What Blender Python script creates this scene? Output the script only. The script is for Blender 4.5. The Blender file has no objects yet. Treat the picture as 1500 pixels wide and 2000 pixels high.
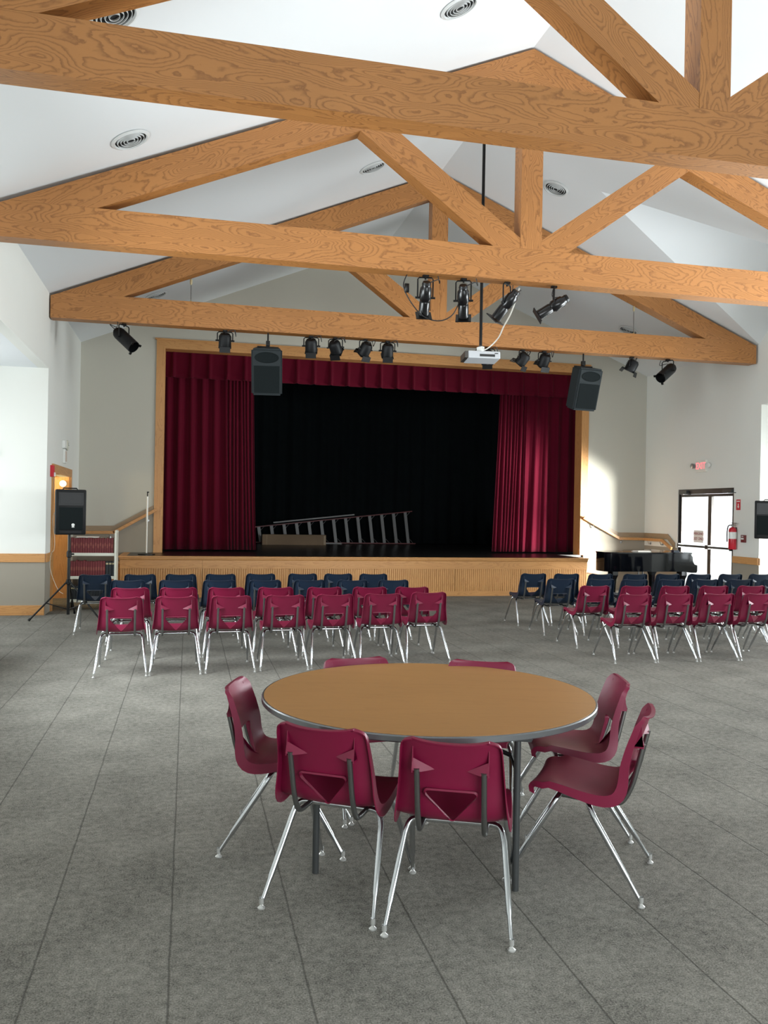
import bpy, bmesh, math, random
from mathutils import Vector, Matrix, Quaternion
random.seed(7)
C = bpy.context.scene.collection
SC = bpy.context.scene
PI = math.pi

# ------------------------------------------------------------------ camera
YAW, PITCH, ROLL, FPX, EYE = 0.2298, 0.0002, 0.0177, 1633.0, 1.65
cam = bpy.data.cameras.new('camera'); camo = bpy.data.objects.new('camera', cam); C.objects.link(camo)
fwd = Vector((math.sin(YAW) * math.cos(PITCH), math.cos(YAW) * math.cos(PITCH), math.sin(PITCH)))
rt0 = Vector((math.cos(YAW), -math.sin(YAW), 0)); up0 = rt0.cross(fwd)
rt = rt0 * math.cos(ROLL) + up0 * math.sin(ROLL); up = up0 * math.cos(ROLL) - rt0 * math.sin(ROLL)
M = Matrix((rt, up, -fwd)).transposed().to_4x4(); M.translation = (0, 0, EYE); camo.matrix_world = M
cam.sensor_fit = 'VERTICAL'; cam.sensor_height = 36.0; cam.lens = 36.0 * FPX / 2000.0
cam.clip_start = 0.05; cam.clip_end = 200
SC.camera = camo
SC.view_settings.view_transform = 'Standard'; SC.view_settings.look = 'None'
SC.view_settings.gamma = 1.0; SC.view_settings.exposure = 0.0
SC.view_settings.use_curve_mapping = False

# ------------------------------------------------------------------ daylight
w = bpy.data.worlds.new('world'); SC.world = w; w.use_nodes = True
w.node_tree.nodes['Background'].inputs[0].default_value = (0.93, 0.97, 1.0, 1)
w.node_tree.nodes['Background'].inputs[1].default_value = 2.2

def area(name, loc, direction, sx, sy, power, col=(0.93, 0.97, 1.0), spread=180):
    l = bpy.data.lights.new(name, 'AREA'); l.shape = 'RECTANGLE'; l.size = sx; l.size_y = sy
    l.energy = power; l.color = col; l.spread = math.radians(spread)
    o = bpy.data.objects.new(name, l); C.objects.link(o); o.location = loc
    o.rotation_euler = Vector(direction).to_track_quat('-Z', 'Y').to_euler()
    return o
area('daylight_left_bay', (-4.35, 11.6, 1.95), (1, -0.35, -0.25), 2.7, 2.6, 90)
area('daylight_left_side', (-2.45, 7.85, 2.3), (1, 0.25, -0.10), 3.1, 2.4, 290, spread=140)
area('daylight_right_bay', (11.5, 11.1, 1.95), (-1, -0.15, -0.05), 1.9, 2.6, 230, spread=150)
area('daylight_right_side', (10.55, 6.9, 2.3), (-1, -0.18, 0.68), 2.9, 2.4, 820, spread=155)
area('daylight_dormer', (10.4, 11.6, 5.1), (-1, 0, -0.1), 0.8, 0.4, 3)
area('daylight_rear', (4.0, -4.35, 2.0), (0, 1, -0.35), 7.0, 2.8, 440, spread=130)
area('daylight_exit_doors', (10.75, 15.0, 1.25), (-1, 0, 0), 1.7, 2.1, 110)
area('sun_glint_from_pavement', (13.05, 12.1, 0.5), (-4.3, 5.0, 0.85), 2.0, 1.2, 800, (1.0, 0.97, 0.92), spread=62)

# ------------------------------------------------------------------ materials
def lin(c):
    return tuple(((x / 255) / 12.92 if x / 255 <= 0.04045 else ((x / 255 + 0.055) / 1.055) ** 2.4) for x in c) + (1,)
MATS = {}
def mat(name, rgb, rough=0.6, metal=0.0, spec=0.5, emit=None, estr=1.0, sheen=0.0, coat=0.0):
    m = bpy.data.materials.new(name); m.use_nodes = True
    b = m.node_tree.nodes['Principled BSDF']
    b.inputs['Base Color'].default_value = lin(rgb); b.inputs['Roughness'].default_value = rough
    b.inputs['Metallic'].default_value = metal; b.inputs['Specular IOR Level'].default_value = spec
    if sheen: b.inputs['Sheen Weight'].default_value = sheen
    if coat: b.inputs['Coat Weight'].default_value = coat; b.inputs['Coat Roughness'].default_value = 0.05
    if emit: b.inputs['Emission Color'].default_value = lin(emit); b.inputs['Emission Strength'].default_value = estr
    MATS[name] = m
    return m
def nodes(m):
    return m.node_tree.nodes, m.node_tree.links, m.node_tree.nodes['Principled BSDF']
def mottled(name, rgb, amount=0.06, scale=3.0, rough=0.7, bump=0.0, bscale=60.0, **k):
    m = mat(name, rgb, rough, **k); N, L, B = nodes(m)
    tc = N.new('ShaderNodeTexCoord'); nz = N.new('ShaderNodeTexNoise'); nz.inputs['Scale'].default_value = scale; nz.inputs['Detail'].default_value = 4
    L.new(tc.outputs['Object'], nz.inputs['Vector'])
    hs = N.new('ShaderNodeHueSaturation'); hs.inputs['Color'].default_value = lin(rgb)
    mr = N.new('ShaderNodeMapRange'); mr.inputs[3].default_value = 1 - amount; mr.inputs[4].default_value = 1 + amount
    L.new(nz.outputs[0], mr.inputs[0]); L.new(mr.outputs[0], hs.inputs['Value']); L.new(hs.outputs[0], B.inputs['Base Color'])
    if bump:
        n2 = N.new('ShaderNodeTexNoise'); n2.inputs['Scale'].default_value = bscale; L.new(tc.outputs['Object'], n2.inputs['Vector'])
        bp = N.new('ShaderNodeBump'); bp.inputs['Strength'].default_value = bump; bp.inputs['Distance'].default_value = 0.01
        L.new(n2.outputs[0], bp.inputs['Height']); L.new(bp.outputs[0], B.inputs['Normal'])
    return m
def wood(name, base, dark, scale=1.0, rings=9.0, stretch=0.16, rough=0.42, mixamt=0.85, fine=0.25, width=0.30):
    """flat sawn plywood figure: contour lines of a stretched noise along the grain (UV u = along the grain, metres)"""
    m = mat(name, base, rough); N, L, B = nodes(m)
    uv = N.new('ShaderNodeUVMap'); uv.uv_map = 'grain'
    mp = N.new('ShaderNodeMapping'); mp.inputs['Scale'].default_value = (scale * stretch * 6, scale * 6 * 0.62, 1)
    L.new(uv.outputs[0], mp.inputs[0])
    n1 = N.new('ShaderNodeTexNoise'); n1.inputs['Scale'].default_value = 1.0; n1.inputs['Detail'].default_value = 1.2; n1.inputs['Roughness'].default_value = 0.45
    n1.inputs['Distortion'].default_value = 0.35
    L.new(mp.outputs[0], n1.inputs['Vector'])
    mu = N.new('ShaderNodeMath'); mu.operation = 'MULTIPLY'; mu.inputs[1].default_value = rings * 2.4; L.new(n1.outputs[0], mu.inputs[0])
    # small wiggle on the rings
    mp2 = N.new('ShaderNodeMapping'); mp2.inputs['Scale'].default_value = (scale * 14, scale * 26, 1); L.new(uv.outputs[0], mp2.inputs[0])
    n2 = N.new('ShaderNodeTexNoise'); n2.inputs['Scale'].default_value = 1.0; n2.inputs['Detail'].default_value = 3; L.new(mp2.outputs[0], n2.inputs['Vector'])
    m2 = N.new('ShaderNodeMath'); m2.operation = 'MULTIPLY_ADD'; m2.inputs[1].default_value = 0.9; L.new(n2.outputs[0], m2.inputs[0]); L.new(mu.outputs[0], m2.inputs[2])
    fr = N.new('ShaderNodeMath'); fr.operation = 'FRACT'; L.new(m2.outputs[0], fr.inputs[0])
    cr = N.new('ShaderNodeValToRGB'); e = cr.color_ramp.elements
    e[0].position = 0.0; e[0].color = (0, 0, 0, 1); e[1].position = 1.0; e[1].color = (0, 0, 0, 1)
    a = e.new(0.5 - width); a.color = (0.0, 0.0, 0.0, 1)
    a = e.new(0.5 + width * 0.25); a.color = (1, 1, 1, 1); a = e.new(0.5 + width * 0.55); a.color = (0.0, 0.0, 0.0, 1)
    L.new(fr.outputs[0], cr.inputs[0])
    # pores: fine streaks
    mp3 = N.new('ShaderNodeMapping'); mp3.inputs['Scale'].default_value = (scale * 9, scale * 240, 1); L.new(uv.outputs[0], mp3.inputs[0])
    n3 = N.new('ShaderNodeTexNoise'); n3.inputs['Scale'].default_value = 1.0; n3.inputs['Detail'].default_value = 2; L.new(mp3.outputs[0], n3.inputs['Vector'])
    n4 = N.new('ShaderNodeTexNoise'); n4.inputs['Scale'].default_value = 0.9; L.new(uv.outputs[0], n4.inputs['Vector'])
    mx = N.new('ShaderNodeMix'); mx.data_type = 'RGBA'; mx.inputs[6].default_value = lin(base); mx.inputs[7].default_value = lin(dark)
    f1 = N.new('ShaderNodeMath'); f1.operation = 'MULTIPLY'; f1.inputs[1].default_value = mixamt; L.new(cr.outputs[0], f1.inputs[0])
    f2 = N.new('ShaderNodeMath'); f2.operation = 'MULTIPLY_ADD'; f2.inputs[1].default_value = fine; L.new(n3.outputs[0], f2.inputs[0]); L.new(f1.outputs[0], f2.inputs[2])
    f3 = N.new('ShaderNodeMath'); f3.operation = 'SUBTRACT'; f3.inputs[1].default_value = fine * 0.35; f3.use_clamp = True; L.new(f2.outputs[0], f3.inputs[0])
    L.new(f3.outputs[0], mx.inputs[0])
    hs = N.new('ShaderNodeHueSaturation'); mr = N.new('ShaderNodeMapRange'); mr.inputs[3].default_value = 0.86; mr.inputs[4].default_value = 1.14
    L.new(n4.outputs[0], mr.inputs[0]); L.new(mr.outputs[0], hs.inputs['Value']); L.new(mx.outputs[2], hs.inputs['Color'])
    L.new(hs.outputs[0], B.inputs['Base Color'])
    return m

m_beam = wood('oak_plywood', (176, 120, 66), (122, 76, 38), scale=1.25, rings=10, mixamt=.68, stretch=.15)
m_trim = wood('oak_trim', (196, 144, 88), (158, 104, 56), scale=1.6, rings=7, stretch=0.06, mixamt=0.5)
m_bead = wood('oak_beadboard', (198, 148, 92), (160, 106, 58), scale=2.0, rings=6, stretch=0.05, mixamt=0.5)
m_table = wood('laminate_tabletop', (164, 120, 72), (138, 96, 54), scale=1.3, rings=5, stretch=0.05, rough=0.38, mixamt=0.18, fine=0.5)
m_doorwood = wood('door_veneer', (196, 128, 62), (168, 100, 44), scale=1.5, rings=6, stretch=0.06, mixamt=0.4)
m_darkwood = wood('dark_door_wood', (112, 72, 44), (80, 50, 30), scale=1.5, rings=6, stretch=0.06, mixamt=0.4)
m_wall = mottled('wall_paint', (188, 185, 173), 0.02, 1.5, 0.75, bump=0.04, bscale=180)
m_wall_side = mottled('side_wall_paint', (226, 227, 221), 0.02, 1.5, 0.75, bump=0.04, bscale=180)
m_ceil = mottled('ceiling_paint', (226, 230, 232), 0.012, 1.2, 0.8, bump=0.03, bscale=150)
m_black = mat('black_plastic', (13, 15, 17), 0.5, spec=0.3)
m_blackmetal = mat('black_metal', (11, 12, 13), 0.4, spec=0.35)
m_glossblack = mat('glossy_black_enamel', (12, 13, 15), 0.26, spec=0.5)
m_piano = mat('piano_lacquer', (4, 5, 8), 0.06, spec=0.35)
m_velvetblack = mottled('black_velour', (15, 20, 22), 0.2, 3, 0.95, spec=0.1)
m_stagefloor = mottled('black_stage_floor', (26, 24, 24), 0.25, 2.5, 0.30, spec=0.45)
m_velour = mottled('burgundy_velour', (80, 8, 28), 0.12, 2.0, 0.9, spec=0.08, sheen=0.04)
m_chrome = mat('chrome_tube', (205, 208, 212), 0.16, metal=1.0)
m_greysteel = mat('dull_steel_tube', (120, 120, 118), 0.35, metal=0.9)
m_darksteel = mat('dark_painted_steel', (62, 64, 64), 0.4, metal=0.3)
m_maroon = mottled('maroon_plastic', (113, 14, 50), 0.05, 8, 0.42, bump=0.03, bscale=500, spec=0.45)
m_navy = mottled('navy_plastic', (21, 36, 54), 0.06, 8, 0.40, bump=0.03, bscale=500, spec=0.45)
m_white = mat('white_plastic', (228, 230, 226), 0.4)
m_offwhite = mat('off_white_metal', (214, 214, 200), 0.4)
m_alu = mat('aluminium', (176, 178, 180), 0.3, metal=0.85)
m_darkbronze = mat('dark_bronze_frame', (44, 40, 38), 0.4, metal=0.3)
m_red = mat('red_enamel', (186, 24, 44), 0.3)
m_redsign = mat('red_sign', (196, 30, 48), 0.5)
m_signwhite = mat('sign_white', (232, 226, 220), 0.5)
m_signred = mat('sign_lettering_red', (150, 50, 44), 0.6)
m_exit = mat('exit_letters_lit', (255, 120, 130), 0.5, emit=(255, 110, 120), estr=1.4)
m_exitface = mat('exit_face', (226, 224, 214), 0.5)
m_redbook = mottled('red_book_cloth', (104, 26, 32), 0.12, 20, 0.55)
m_darkbook = mottled('black_book_cloth', (22, 28, 34), 0.12, 20, 0.5)
m_duskred = mat('faded_stamping', (128, 62, 54), 0.5)
m_gold = mat('book_stamping', (182, 168, 130), 0.4)
m_card = mottled('cardboard', (118, 98, 76), 0.06, 6, 0.8)
m_cable = mat('white_cable', (224, 222, 212), 0.5)
m_cord = mat('aged_white_cord', (176, 172, 158), 0.5)
m_blackcable = mat('black_cable', (26, 26, 26), 0.5)
m_vent = mat('vent_white', (214, 218, 218), 0.45)
m_ventdark = mat('vent_dark_gap', (22, 24, 26), 0.8)
m_grille = mottled('speaker_grille', (24, 30, 31), 0.15, 90, 0.8, spec=0.12)
m_spkbody = mottled('speaker_cabinet', (44, 50, 52), 0.08, 60, 0.7, spec=0.2)
m_yellow = mat('cream_room_paint', (236, 204, 110), 0.7)
m_ladderrail = mat('red_fibreglass_rail', (96, 34, 36), 0.5)
m_edge = mat('grey_edge_band', (120, 122, 124), 0.25, metal=0.6)
m_bulb = mat('lit_globe', (255, 244, 210), 0.3, emit=(255, 226, 160), estr=6.0)
m_clear = mat('clear_glide', (190, 190, 186), 0.15, metal=0.5)
m_paper = mat('paper', (220, 214, 206), 0.7)

# glass for doors and windows: see-through pane with a surface reflection
m_glass = bpy.data.materials.new('window_glass'); m_glass.use_nodes = True
N = m_glass.node_tree.nodes; L = m_glass.node_tree.links; N.clear()
o_ = N.new('ShaderNodeOutputMaterial'); mx_ = N.new('ShaderNodeMixShader'); tr_ = N.new('ShaderNodeBsdfTransparent'); gl_ = N.new('ShaderNodeBsdfGlossy')
gl_.inputs['Roughness'].default_value = 0.02; tr_.inputs[0].default_value = (0.95, 0.97, 0.97, 1)
fz_ = N.new('ShaderNodeLayerWeight'); fz_.inputs[0].default_value = 0.5
pw_ = N.new('ShaderNodeMath'); pw_.operation = 'POWER'; pw_.inputs[1].default_value = 4.0; L.new(fz_.outputs['Facing'], pw_.inputs[0])
ma_ = N.new('ShaderNodeMath'); ma_.operation = 'MULTIPLY_ADD'; ma_.inputs[1].default_value = 0.7; ma_.inputs[2].default_value = 0.04; L.new(pw_.outputs[0], ma_.inputs[0])
L.new(ma_.outputs[0], mx_.inputs[0]); L.new(tr_.outputs[0], mx_.inputs[1]); L.new(gl_.outputs[0], mx_.inputs[2]); L.new(mx_.outputs[0], o_.inputs[0])

# carpet
m_carpet = mat('grey_carpet', (118, 117, 110), 0.95, spec=0.1); N, L, B = nodes(m_carpet)
tc = N.new('ShaderNodeTexCoord'); sp = N.new('ShaderNodeSeparateXYZ'); L.new(tc.outputs['Object'], sp.inputs[0])
def noise(scale, detail=2, rough=0.5, vec=None):
    n = N.new('ShaderNodeTexNoise'); n.inputs['Scale'].default_value = scale; n.inputs['Detail'].default_value = detail; n.inputs['Roughness'].default_value = rough
    L.new((vec or tc.outputs['Object']), n.inputs['Vector']); return n
fine = noise(150, 4, 0.8); mid = noise(26, 4, 0.7); big = noise(2.2, 3)
cr = N.new('ShaderNodeValToRGB'); e = cr.color_ramp.elements
e[0].position = 0.38; e[0].color = lin((58, 57, 53)); e[1].position = 0.64; e[1].color = lin((158, 155, 146))
ad = N.new('ShaderNodeMath'); ad.operation = 'MULTIPLY_ADD'; ad.inputs[1].default_value = 0.62; L.new(fine.outputs[0], ad.inputs[0])
ad2 = N.new('ShaderNodeMath'); ad2.operation = 'MULTIPLY_ADD'; ad2.inputs[1].default_value = 0.26; L.new(mid.outputs[0], ad2.inputs[0])
ad3 = N.new('ShaderNodeMath'); ad3.operation = 'MULTIPLY'; ad3.inputs[1].default_value = 0.14; L.new(big.outputs[0], ad3.inputs[0])
L.new(ad3.outputs[0], ad2.inputs[2]); L.new(ad2.outputs[0], ad.inputs[2]); L.new(ad.outputs[0], cr.inputs[0])
def seam(axis, period, off, width):
    wv = noise(5, 1); 
    a = N.new('ShaderNodeMath'); a.operation = 'ADD'; a.inputs[1].default_value = 100 * period - off; L.new(sp.outputs[axis], a.inputs[0])
    wj = N.new('ShaderNodeMath'); wj.operation = 'MULTIPLY_ADD'; wj.inputs[1].default_value = 0.008; L.new(wv.outputs[0], wj.inputs[0]); L.new(a.outputs[0], wj.inputs[2])
    md = N.new('ShaderNodeMath'); md.operation = 'MODULO'; md.inputs[1].default_value = period; L.new(wj.outputs[0], md.inputs[0])
    s_ = N.new('ShaderNodeMath'); s_.operation = 'SUBTRACT'; s_.inputs[1].default_value = period / 2; L.new(md.outputs[0], s_.inputs[0])
    ab = N.new('ShaderNodeMath'); ab.operation = 'ABSOLUTE'; L.new(s_.outputs[0], ab.inputs[0])
    mr = N.new('ShaderNodeMapRange'); mr.inputs[1].default_value = period / 2 - width; mr.inputs[2].default_value = period / 2; mr.interpolation_type = 'SMOOTHSTEP'
    L.new(ab.outputs[0], mr.inputs[0]); return mr
sx = seam(0, 0.472, -0.035, 0.007); sy = seam(1, 0.944, 0.2, 0.005)
mxs = N.new('ShaderNodeMath'); mxs.operation = 'MULTIPLY_ADD'; mxs.inputs[1].default_value = 0.22; L.new(sy.outputs[0], mxs.inputs[0]); L.new(sx.outputs[0], mxs.inputs[2]); mxs.use_clamp = True
mm = N.new('ShaderNodeMix'); mm.data_type = 'RGBA'; mm.inputs[7].default_value = lin((58, 57, 54)); L.new(cr.outputs[0], mm.inputs[6])
fm = N.new('ShaderNodeMath'); fm.operation = 'MULTIPLY'; fm.inputs[1].default_value = 0.6; L.new(mxs.outputs[0], fm.inputs[0]); L.new(fm.outputs[0], mm.inputs[0])
L.new(mm.outputs[2], B.inputs['Base Color'])
bmp = N.new('ShaderNodeBump'); bmp.inputs['Strength'].default_value = 0.5; bmp.inputs['Distance'].default_value = 0.006
hh = N.new('ShaderNodeMath'); hh.operation = 'SUBTRACT'; L.new(ad.outputs[0], hh.inputs[0]); L.new(mxs.outputs[0], hh.inputs[1])
L.new(hh.outputs[0], bmp.inputs['Height']); L.new(bmp.outputs[0], B.inputs['Normal'])

# ------------------------------------------------------------------ mesh helpers
def box(bm, c, s, mtx=None):
    r = bmesh.ops.create_cube(bm, size=1.0)['verts']
    T = Matrix.Translation(Vector(c)) @ Matrix.Diagonal((s[0], s[1], s[2], 1))
    bmesh.ops.transform(bm, matrix=(mtx @ T) if mtx else T, verts=r)
    return r
def box2(bm, x0, x1, y0, y1, z0, z1):
    return box(bm, ((x0 + x1) / 2, (y0 + y1) / 2, (z0 + z1) / 2), (abs(x1 - x0), abs(y1 - y0), abs(z1 - z0)))
def prism(bm, pts, axis, a, b):
    """pts: polygon in the plane perpendicular to axis; extruded from a to b"""
    def P(p, t):
        if axis == 'Y': return (p[0], t, p[1])
        if axis == 'X': return (t, p[0], p[1])
        return (p[0], p[1], t)
    A = [bm.verts.new(P(p, a)) for p in pts]; Bv = [bm.verts.new(P(p, b)) for p in pts]
    n = len(pts); bm.faces.new(A); bm.faces.new(Bv[::-1])
    for i in range(n): bm.faces.new((A[i], Bv[i], Bv[(i + 1) % n], A[(i + 1) % n]))
    return A + Bv
def frames(pts):
    pts = [Vector(p) for p in pts]; T = []
    for i in range(len(pts)):
        a = pts[max(0, i - 1)]; b = pts[min(len(pts) - 1, i + 1)]; T.append((b - a).normalized())
    n = T[0].orthogonal().normalized(); out = []
    for i, t in enumerate(T):
        n = (n - t * n.dot(t)); n = n.normalized() if n.length > 1e-6 else t.orthogonal().normalized()
        out.append((pts[i], n, t.cross(n)))
    return out
def tube(bm, pts, r, seg=10, cap=True, flat=1.0):
    rs = r if isinstance(r, (list, tuple)) else [r] * len(pts); rings = []
    for (p, n, b), rr in zip(frames(pts), rs):
        rings.append([bm.verts.new(p + n * math.cos(2 * PI * k / seg) * rr + b * math.sin(2 * PI * k / seg) * rr * flat) for k in range(seg)])
    for a, b in zip(rings, rings[1:]):
        for k in range(seg): bm.faces.new((a[k], a[(k + 1) % seg], b[(k + 1) % seg], b[k]))
    if cap: bm.faces.new(rings[0][::-1]); bm.faces.new(rings[-1])
def lathe(bm, prof, seg=24, mtx=None):
    """prof: list of (r, z) around Z"""
    rings = []; allv = []
    for r, z in prof:
        if r < 1e-6: v = bm.verts.new((0, 0, z)); rings.append([v]); allv.append(v)
        else:
            rr = [bm.verts.new((r * math.cos(2 * PI * k / seg), r * math.sin(2 * PI * k / seg), z)) for k in range(seg)]; rings.append(rr); allv += rr
    for a, b in zip(rings, rings[1:]):
        if len(a) == 1 and len(b) == 1: continue
        for k in range(seg):
            if len(a) == 1: bm.faces.new((a[0], b[(k + 1) % seg], b[k]))
            elif len(b) == 1: bm.faces.new((a[k], a[(k + 1) % seg], b[0]))
            else: bm.faces.new((a[k], a[(k + 1) % seg], b[(k + 1) % seg], b[k]))
    if mtx: bmesh.ops.transform(bm, matrix=mtx, verts=allv)
    return allv
def spline(pts, n=6):
    pts = [Vector(p) for p in pts]; out = []
    for i in range(len(pts) - 1):
        p0 = pts[max(0, i - 1)]; p1 = pts[i]; p2 = pts[i + 1]; p3 = pts[min(len(pts) - 1, i + 2)]
        for k in range(n):
            t = k / n
            out.append(0.5 * ((2 * p1) + (-p0 + p2) * t + (2 * p0 - 5 * p1 + 4 * p2 - p3) * t * t + (-p0 + 3 * p1 - 3 * p2 + p3) * t ** 3))
    out.append(pts[-1]); return out
def grain(me, axis=(1, 0, 0)):
    ax = Vector(axis).normalized(); uvl = me.uv_layers.new(name='grain'); ou, ov = random.uniform(0, 40), random.uniform(0, 40)
    for p in me.polygons:
        n = p.normal; t = ax.cross(n)
        if t.length < 0.2: t = ax.orthogonal()
        t.normalize(); a = ax if abs(ax.dot(n)) < 0.9 else t.cross(n)
        for li in p.loop_indices:
            v = me.vertices[me.loops[li].vertex_index].co
            uvl.data[li].uv = (v.dot(a) + ou, v.dot(t) + ov + abs(n.z) * 3.1)
def obj(name, bm, m, parent=None, smooth=False, bevel=0.0, g=None, fix=True):
    if bevel > 0:
        bmesh.ops.bevel(bm, geom=bm.edges[:], offset=bevel, segments=2, affect='EDGES', profile=0.5, clamp_overlap=True)
    if fix: bmesh.ops.recalc_face_normals(bm, faces=bm.faces[:])
    me = bpy.data.meshes.new(name); bm.to_mesh(me); bm.free(); me.materials.append(m)
    if g: grain(me, g)
    if smooth:
        for p in me.polygons: p.use_smooth = True
        if smooth != 'all':
            me.set_sharp_from_angle(angle=math.radians(38))
    o = bpy.data.objects.new(name, me); C.objects.link(o)
    if parent: o.parent = parent
    return o
def B_(): return bmesh.new()
def tag(o, label, cat, group=None):
    o['label'] = label; o['category'] = cat
    if group: o['group'] = group
    return o
def thing(name, label, cat, loc=(0, 0, 0), rot=(0, 0, 0), group=None):
    o = bpy.data.objects.new(name, None); o.empty_display_size = 0.1; C.objects.link(o); o.location = loc; o.rotation_euler = rot
    return tag(o, label, cat, group)
def struct(name, bm, m, parent=None, g=None, **k):
    o = obj(name, bm, m, parent, g=g, **k)
    if not parent: o['kind'] = 'structure'
    return o
def dup(root, loc=None, rot=None, label=None, group=None):
    r = root.copy(); C.objects.link(r)
    if loc is not None: r.location = loc
    if rot is not None: r.rotation_euler = rot
    if label: r['label'] = label
    if group: r['group'] = group
    for ch in list(root.children):
        c = ch.copy(); C.objects.link(c); c.parent = r
        for gch in list(ch.children):
            d = gch.copy(); C.objects.link(d); d.parent = c
    return r
ORD = ['first', 'second', 'third', 'fourth', 'fifth', 'sixth', 'seventh', 'eighth', 'ninth', 'tenth', 'eleventh', 'twelfth', 'thirteenth',
       'fourteenth', 'fifteenth', 'sixteenth', 'seventeenth', 'eighteenth', 'nineteenth', 'twentieth']
def lettering(txt, size, parent, m, loc, rot, depth=0.002, name='lettering', align='CENTER', sx=1.0):
    cu = bpy.data.curves.new(name, 'FONT'); cu.body = txt; cu.size = size; cu.align_x = align; cu.align_y = 'CENTER'; cu.extrude = depth
    t = bpy.data.objects.new(name, cu); C.objects.link(t)
    dg = bpy.context.evaluated_depsgraph_get(); me = bpy.data.meshes.new_from_object(t.evaluated_get(dg)); me.name = name
    bpy.data.objects.remove(t, do_unlink=True); bpy.data.curves.remove(cu)
    me.materials.clear(); me.materials.append(m)
    o = bpy.data.objects.new(name, me); C.objects.link(o); o.parent = parent; o.location = loc; o.rotation_euler = rot; o.scale = (sx, 1, 1)
    return o

# ------------------------------------------------------------------ hall dimensions (metres)
XC, XL, XR, YB, YW = 4.022, -2.10, 10.175, -4.2, 17.28
ZE, ZA = 4.857, 7.375                    # eave and ridge of the ceiling
SL = (ZA - ZE) / (XR - XC)
def zc(x): return ZA - SL * abs(x - XC)
AL0, AL1, ALX = 9.9, 13.5, -4.15          # left bay
AR0, AR1, ARX = 9.8, 13.33, 11.25         # right bay
AZ = 3.74
DY0, DY1, DX0 = 9.78, 13.42, 6.0          # dormer valley
DYM = (DY0 + DY1) / 2; DZ = zc(DX0)

b = B_(); box2(b, -5, 13, YB - .3, YW + .2, -0.1, 0); struct('floor', b, m_carpet)
b = B_(); box2(b, XR + 1.9, 60, -30, 60, -0.14, -0.05); box2(b, XR + .16, XR + 1.9, AR1 + .2, 60, -0.14, -0.05); struct('ground', b, mottled('pale_pavement', (236, 236, 232), 0.04, 2, 0.8))

# ceiling: two slopes, the right one opened by a dormer
b = B_()
def face(b, pts): return b.faces.new([b.verts.new(p) for p in pts])
face(b, [(XC, YB, ZA), (XC, YW, ZA), (XL - .02, YW, zc(XL - .02)), (XL - .02, YB, zc(XL - .02))])
face(b, [(XC, YB, ZA), (XR, YB, ZE), (XR, DY0, ZE), (DX0, DYM, DZ), (XR, DY1, ZE), (XR, YW, ZE), (XC, YW, ZA)])
face(b, [(DX0, DYM, DZ), (XR, DYM, DZ), (XR, DY1, ZE)])
face(b, [(DX0, DYM, DZ), (XR, DY0, ZE), (XR, DYM, DZ)])
bmesh.ops.remove_doubles(b, verts=b.verts[:], dist=0.001)
bmesh.ops.recalc_face_normals(b, faces=b.faces[:])
for f in b.faces:
    if f.normal.z > 0: f.normal_flip()
r_ = bmesh.ops.extrude_face_region(b, geom=b.faces[:], use_keep_orig=True)
bmesh.ops.translate(b, vec=(0, 0, .12), verts=[g_ for g_ in r_['geom'] if isinstance(g_, bmesh.types.BMVert)])
ceil_o = struct('ceiling', b, m_ceil)
b = B_(); box2(b, ALX - .1, XL - .15, AL0 - .15, AL1 + .15, AZ, AZ + .12); struct('ceiling_left_bay', b, m_ceil)
b = B_(); box2(b, XR + .15, ARX + .1, AR0 - .15, AR1 + .15, AZ, AZ + .12); struct('ceiling_right_bay', b, m_ceil)

# left wall (bay, side window, door opening)
DL0, DL1, DLZ = 14.08, 16.0, 2.18
W = .15
b = B_()
for (y0, y1, z0, z1) in [(YB, 6.2, 0, ZE + .05), (6.2, 9.5, 0, .95), (6.2, 9.5, 3.6, ZE + .05), (9.5, AL0, 0, ZE + .05), (AL0, AL1, AZ, ZE + .05),
                         (AL1, DL0, 0, ZE + .05), (DL0, DL1, DLZ, ZE + .05), (DL1, YW + .3, 0, ZE + .05)]:
    box2(b, XL - W, XL, y0, y1, z0, z1)
box2(b, ALX, XL, AL0 - W, AL0, 0, AZ); box2(b, ALX, XL - W, AL1, AL1 + W, 0, AZ)       # bay cheeks
box2(b, ALX - W, ALX, AL0 - W, AL1 + W, 0, .55); box2(b, ALX - W, ALX, AL0 - W, AL1 + W, 3.35, AZ)
box2(b, ALX - W, ALX, AL0 - W, AL0 + .25, .55, 3.35); box2(b, ALX - W, ALX, AL1 - .25, AL1 + W, .55, 3.35)
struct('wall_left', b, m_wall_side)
# right wall
DR0, DR1, DRZ = 14.08, 15.95, 2.24
b = B_()
for (y0, y1, z0, z1) in [(YB, 5.3, 0, ZE), (5.3, 8.5, 0, .95), (5.3, 8.5, 3.6, ZE), (8.5, AR0, 0, ZE), (AR0, AR1, AZ, ZE),
                         (AR1, DR0, 0, ZE), (DR0, DR1, DRZ, ZE), (DR1, YW + .3, 0, ZE)]:
    box2(b, XR, XR + W, y0, y1, z0, z1)
box2(b, XR + W, ARX, AR0 - W, AR0, 0, AZ); box2(b, XR + W, ARX, AR1, AR1 + W, 0, AZ)
box2(b, ARX, ARX + W, AR0 - W, AR1 + W, 0, .55); box2(b, ARX, ARX + W, AR0 - W, AR1 + W, 3.35, AZ)
box2(b, ARX, ARX + W, AR0 - W, AR0 + .25, .55, 3.35); box2(b, ARX, ARX + W, AR1 - .25, AR1 + W, .55, 3.35)
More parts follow.
